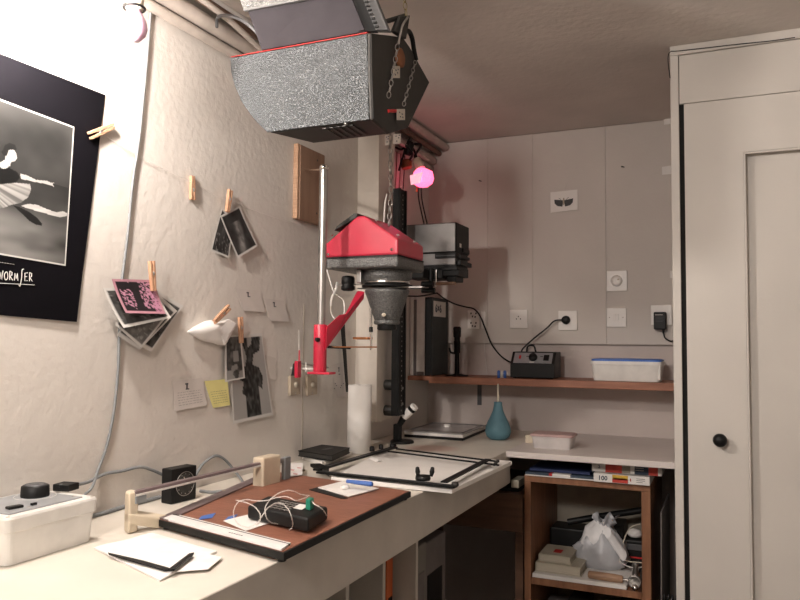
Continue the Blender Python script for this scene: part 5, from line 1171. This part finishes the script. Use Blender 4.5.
# ------------------------------------------------------------------ rack under the bench
rk = thing('storage_rack', 'cream storage rack with upright dividers under the workbench', 'rack', (-1.0, 1.6, 0))
DV = [1.12]+[hit(x, y, 0, -.80).y for x, y in ((346, 597), (383, 565), (416, 548))]
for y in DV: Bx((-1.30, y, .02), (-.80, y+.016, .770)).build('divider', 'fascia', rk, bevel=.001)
Bx((-1.31, 1.12, .02), (-1.30, DV[3]+.016, .77)).build('back_board', 'beige', rk)
Bx((-1.31, 1.12, 0), (-.80, DV[3]+.016, .0195)).build('base_board', 'fascia', rk)
for i in range(3): Bx((-1.299, DV[i]+.0165, .40), (-.83, DV[i+1]-.0005, .415)).build('rack_shelf', 'fascia', rk)
YO = DV[3]-1.795; YM = DV[2]-1.60; YF = DV[3]+.016
ob = thing('orange_folder', 'orange folder with black print standing in the rack under the bench', 'folder', (-.9, 1.70+YO, .42))
Bx((-1.1, 1.735+YO, .416), (-.86, 1.775+YO, .715)).build('cover', 'orange', ob, bevel=.002)
Bx((-1.1, 1.70+YO, .416), (-.87, 1.734+YO, .700)).build('cover', 'black', ob, bevel=.002)
Bx((-.8598, 1.745+YO, .50), (-.8592, 1.77+YO, .60)).build('print_block', 'black', ob)
tag(Bx((-1.1, 1.632+YO, .416), (-.87, 1.69+YO, .60)).build('file_box', 'bindgrey', bevel=.003), 'dark grey file box left of the orange folder in the rack', 'box')
tag(Bx((-1.1, 1.46+YM, .416), (-.88, 1.53+YM, .60)).build('wooden_box', 'plank', bevel=.003), 'brown wooden box in the middle bay of the rack', 'box')
tag(Bx((-1.1, 1.54+YM, .416), (-.88, 1.585+YM, .60)).build('file_box', 'black', bevel=.003), 'black file box beside the brown wooden box in the rack', 'box')
bo = thing('bottle', 'grey plastic chemical bottle in the left bay of the rack', 'bottle', (-.92, 1.36, .416))
MB().lathe([(0, 0), (.045, 0), (.047, .01), (.047, .20), (.035, .24), (.016, .26), (.016, .28)], (-.92, 1.36, .416), n=20).build('bottle_body', 'cable', bo)
MB().lathe([(.019, .275), (.019, .305), (0, .306)], (-.92, 1.36, .416), n=16).build('cap', 'black', bo)
tag(MB().prism([(-1.1, 1.19, .416), (-.86, 1.19, .416), (-.86, 1.25, .416), (-1.1, 1.25, .416)], (0, 0, .28)).build('file_box', 'orange', bevel=.002), 'orange red box at the near end of the rack', 'box')
M['casegrey'] = mat('case_grey', (.20, .185, .16), .7)
fc = thing('filing_case', 'tall pale grey filing case in the dark under the bench', 'case', (-.95, 2.05, 0))
Bx((-1.25, YF+.02, 0), (-.84, YF+.16, .70)).build('case', 'casegrey', fc, bevel=.004)
Bx((-.8398, YF+.04, .52), (-.837, YF+.14, .62)).build('front_label', 'bindgrey', fc)
Bx((-1.25, YF+.18, 0), (-.86, YF+.38, .68)).build('case', 'bindgrey', fc, bevel=.004)
Bx((-.8598, YF+.22, .35), (-.857, YF+.34, .58)).build('front_label', 'black', fc)
gp = tag(MB().tube([(-.875, YF+.03, .732), (-.875, YF+.33, .732)], .028, 14, 1).build('grey_roll', 'bindgrey'), 'grey roll lying on the filing case under the bench', 'roll')
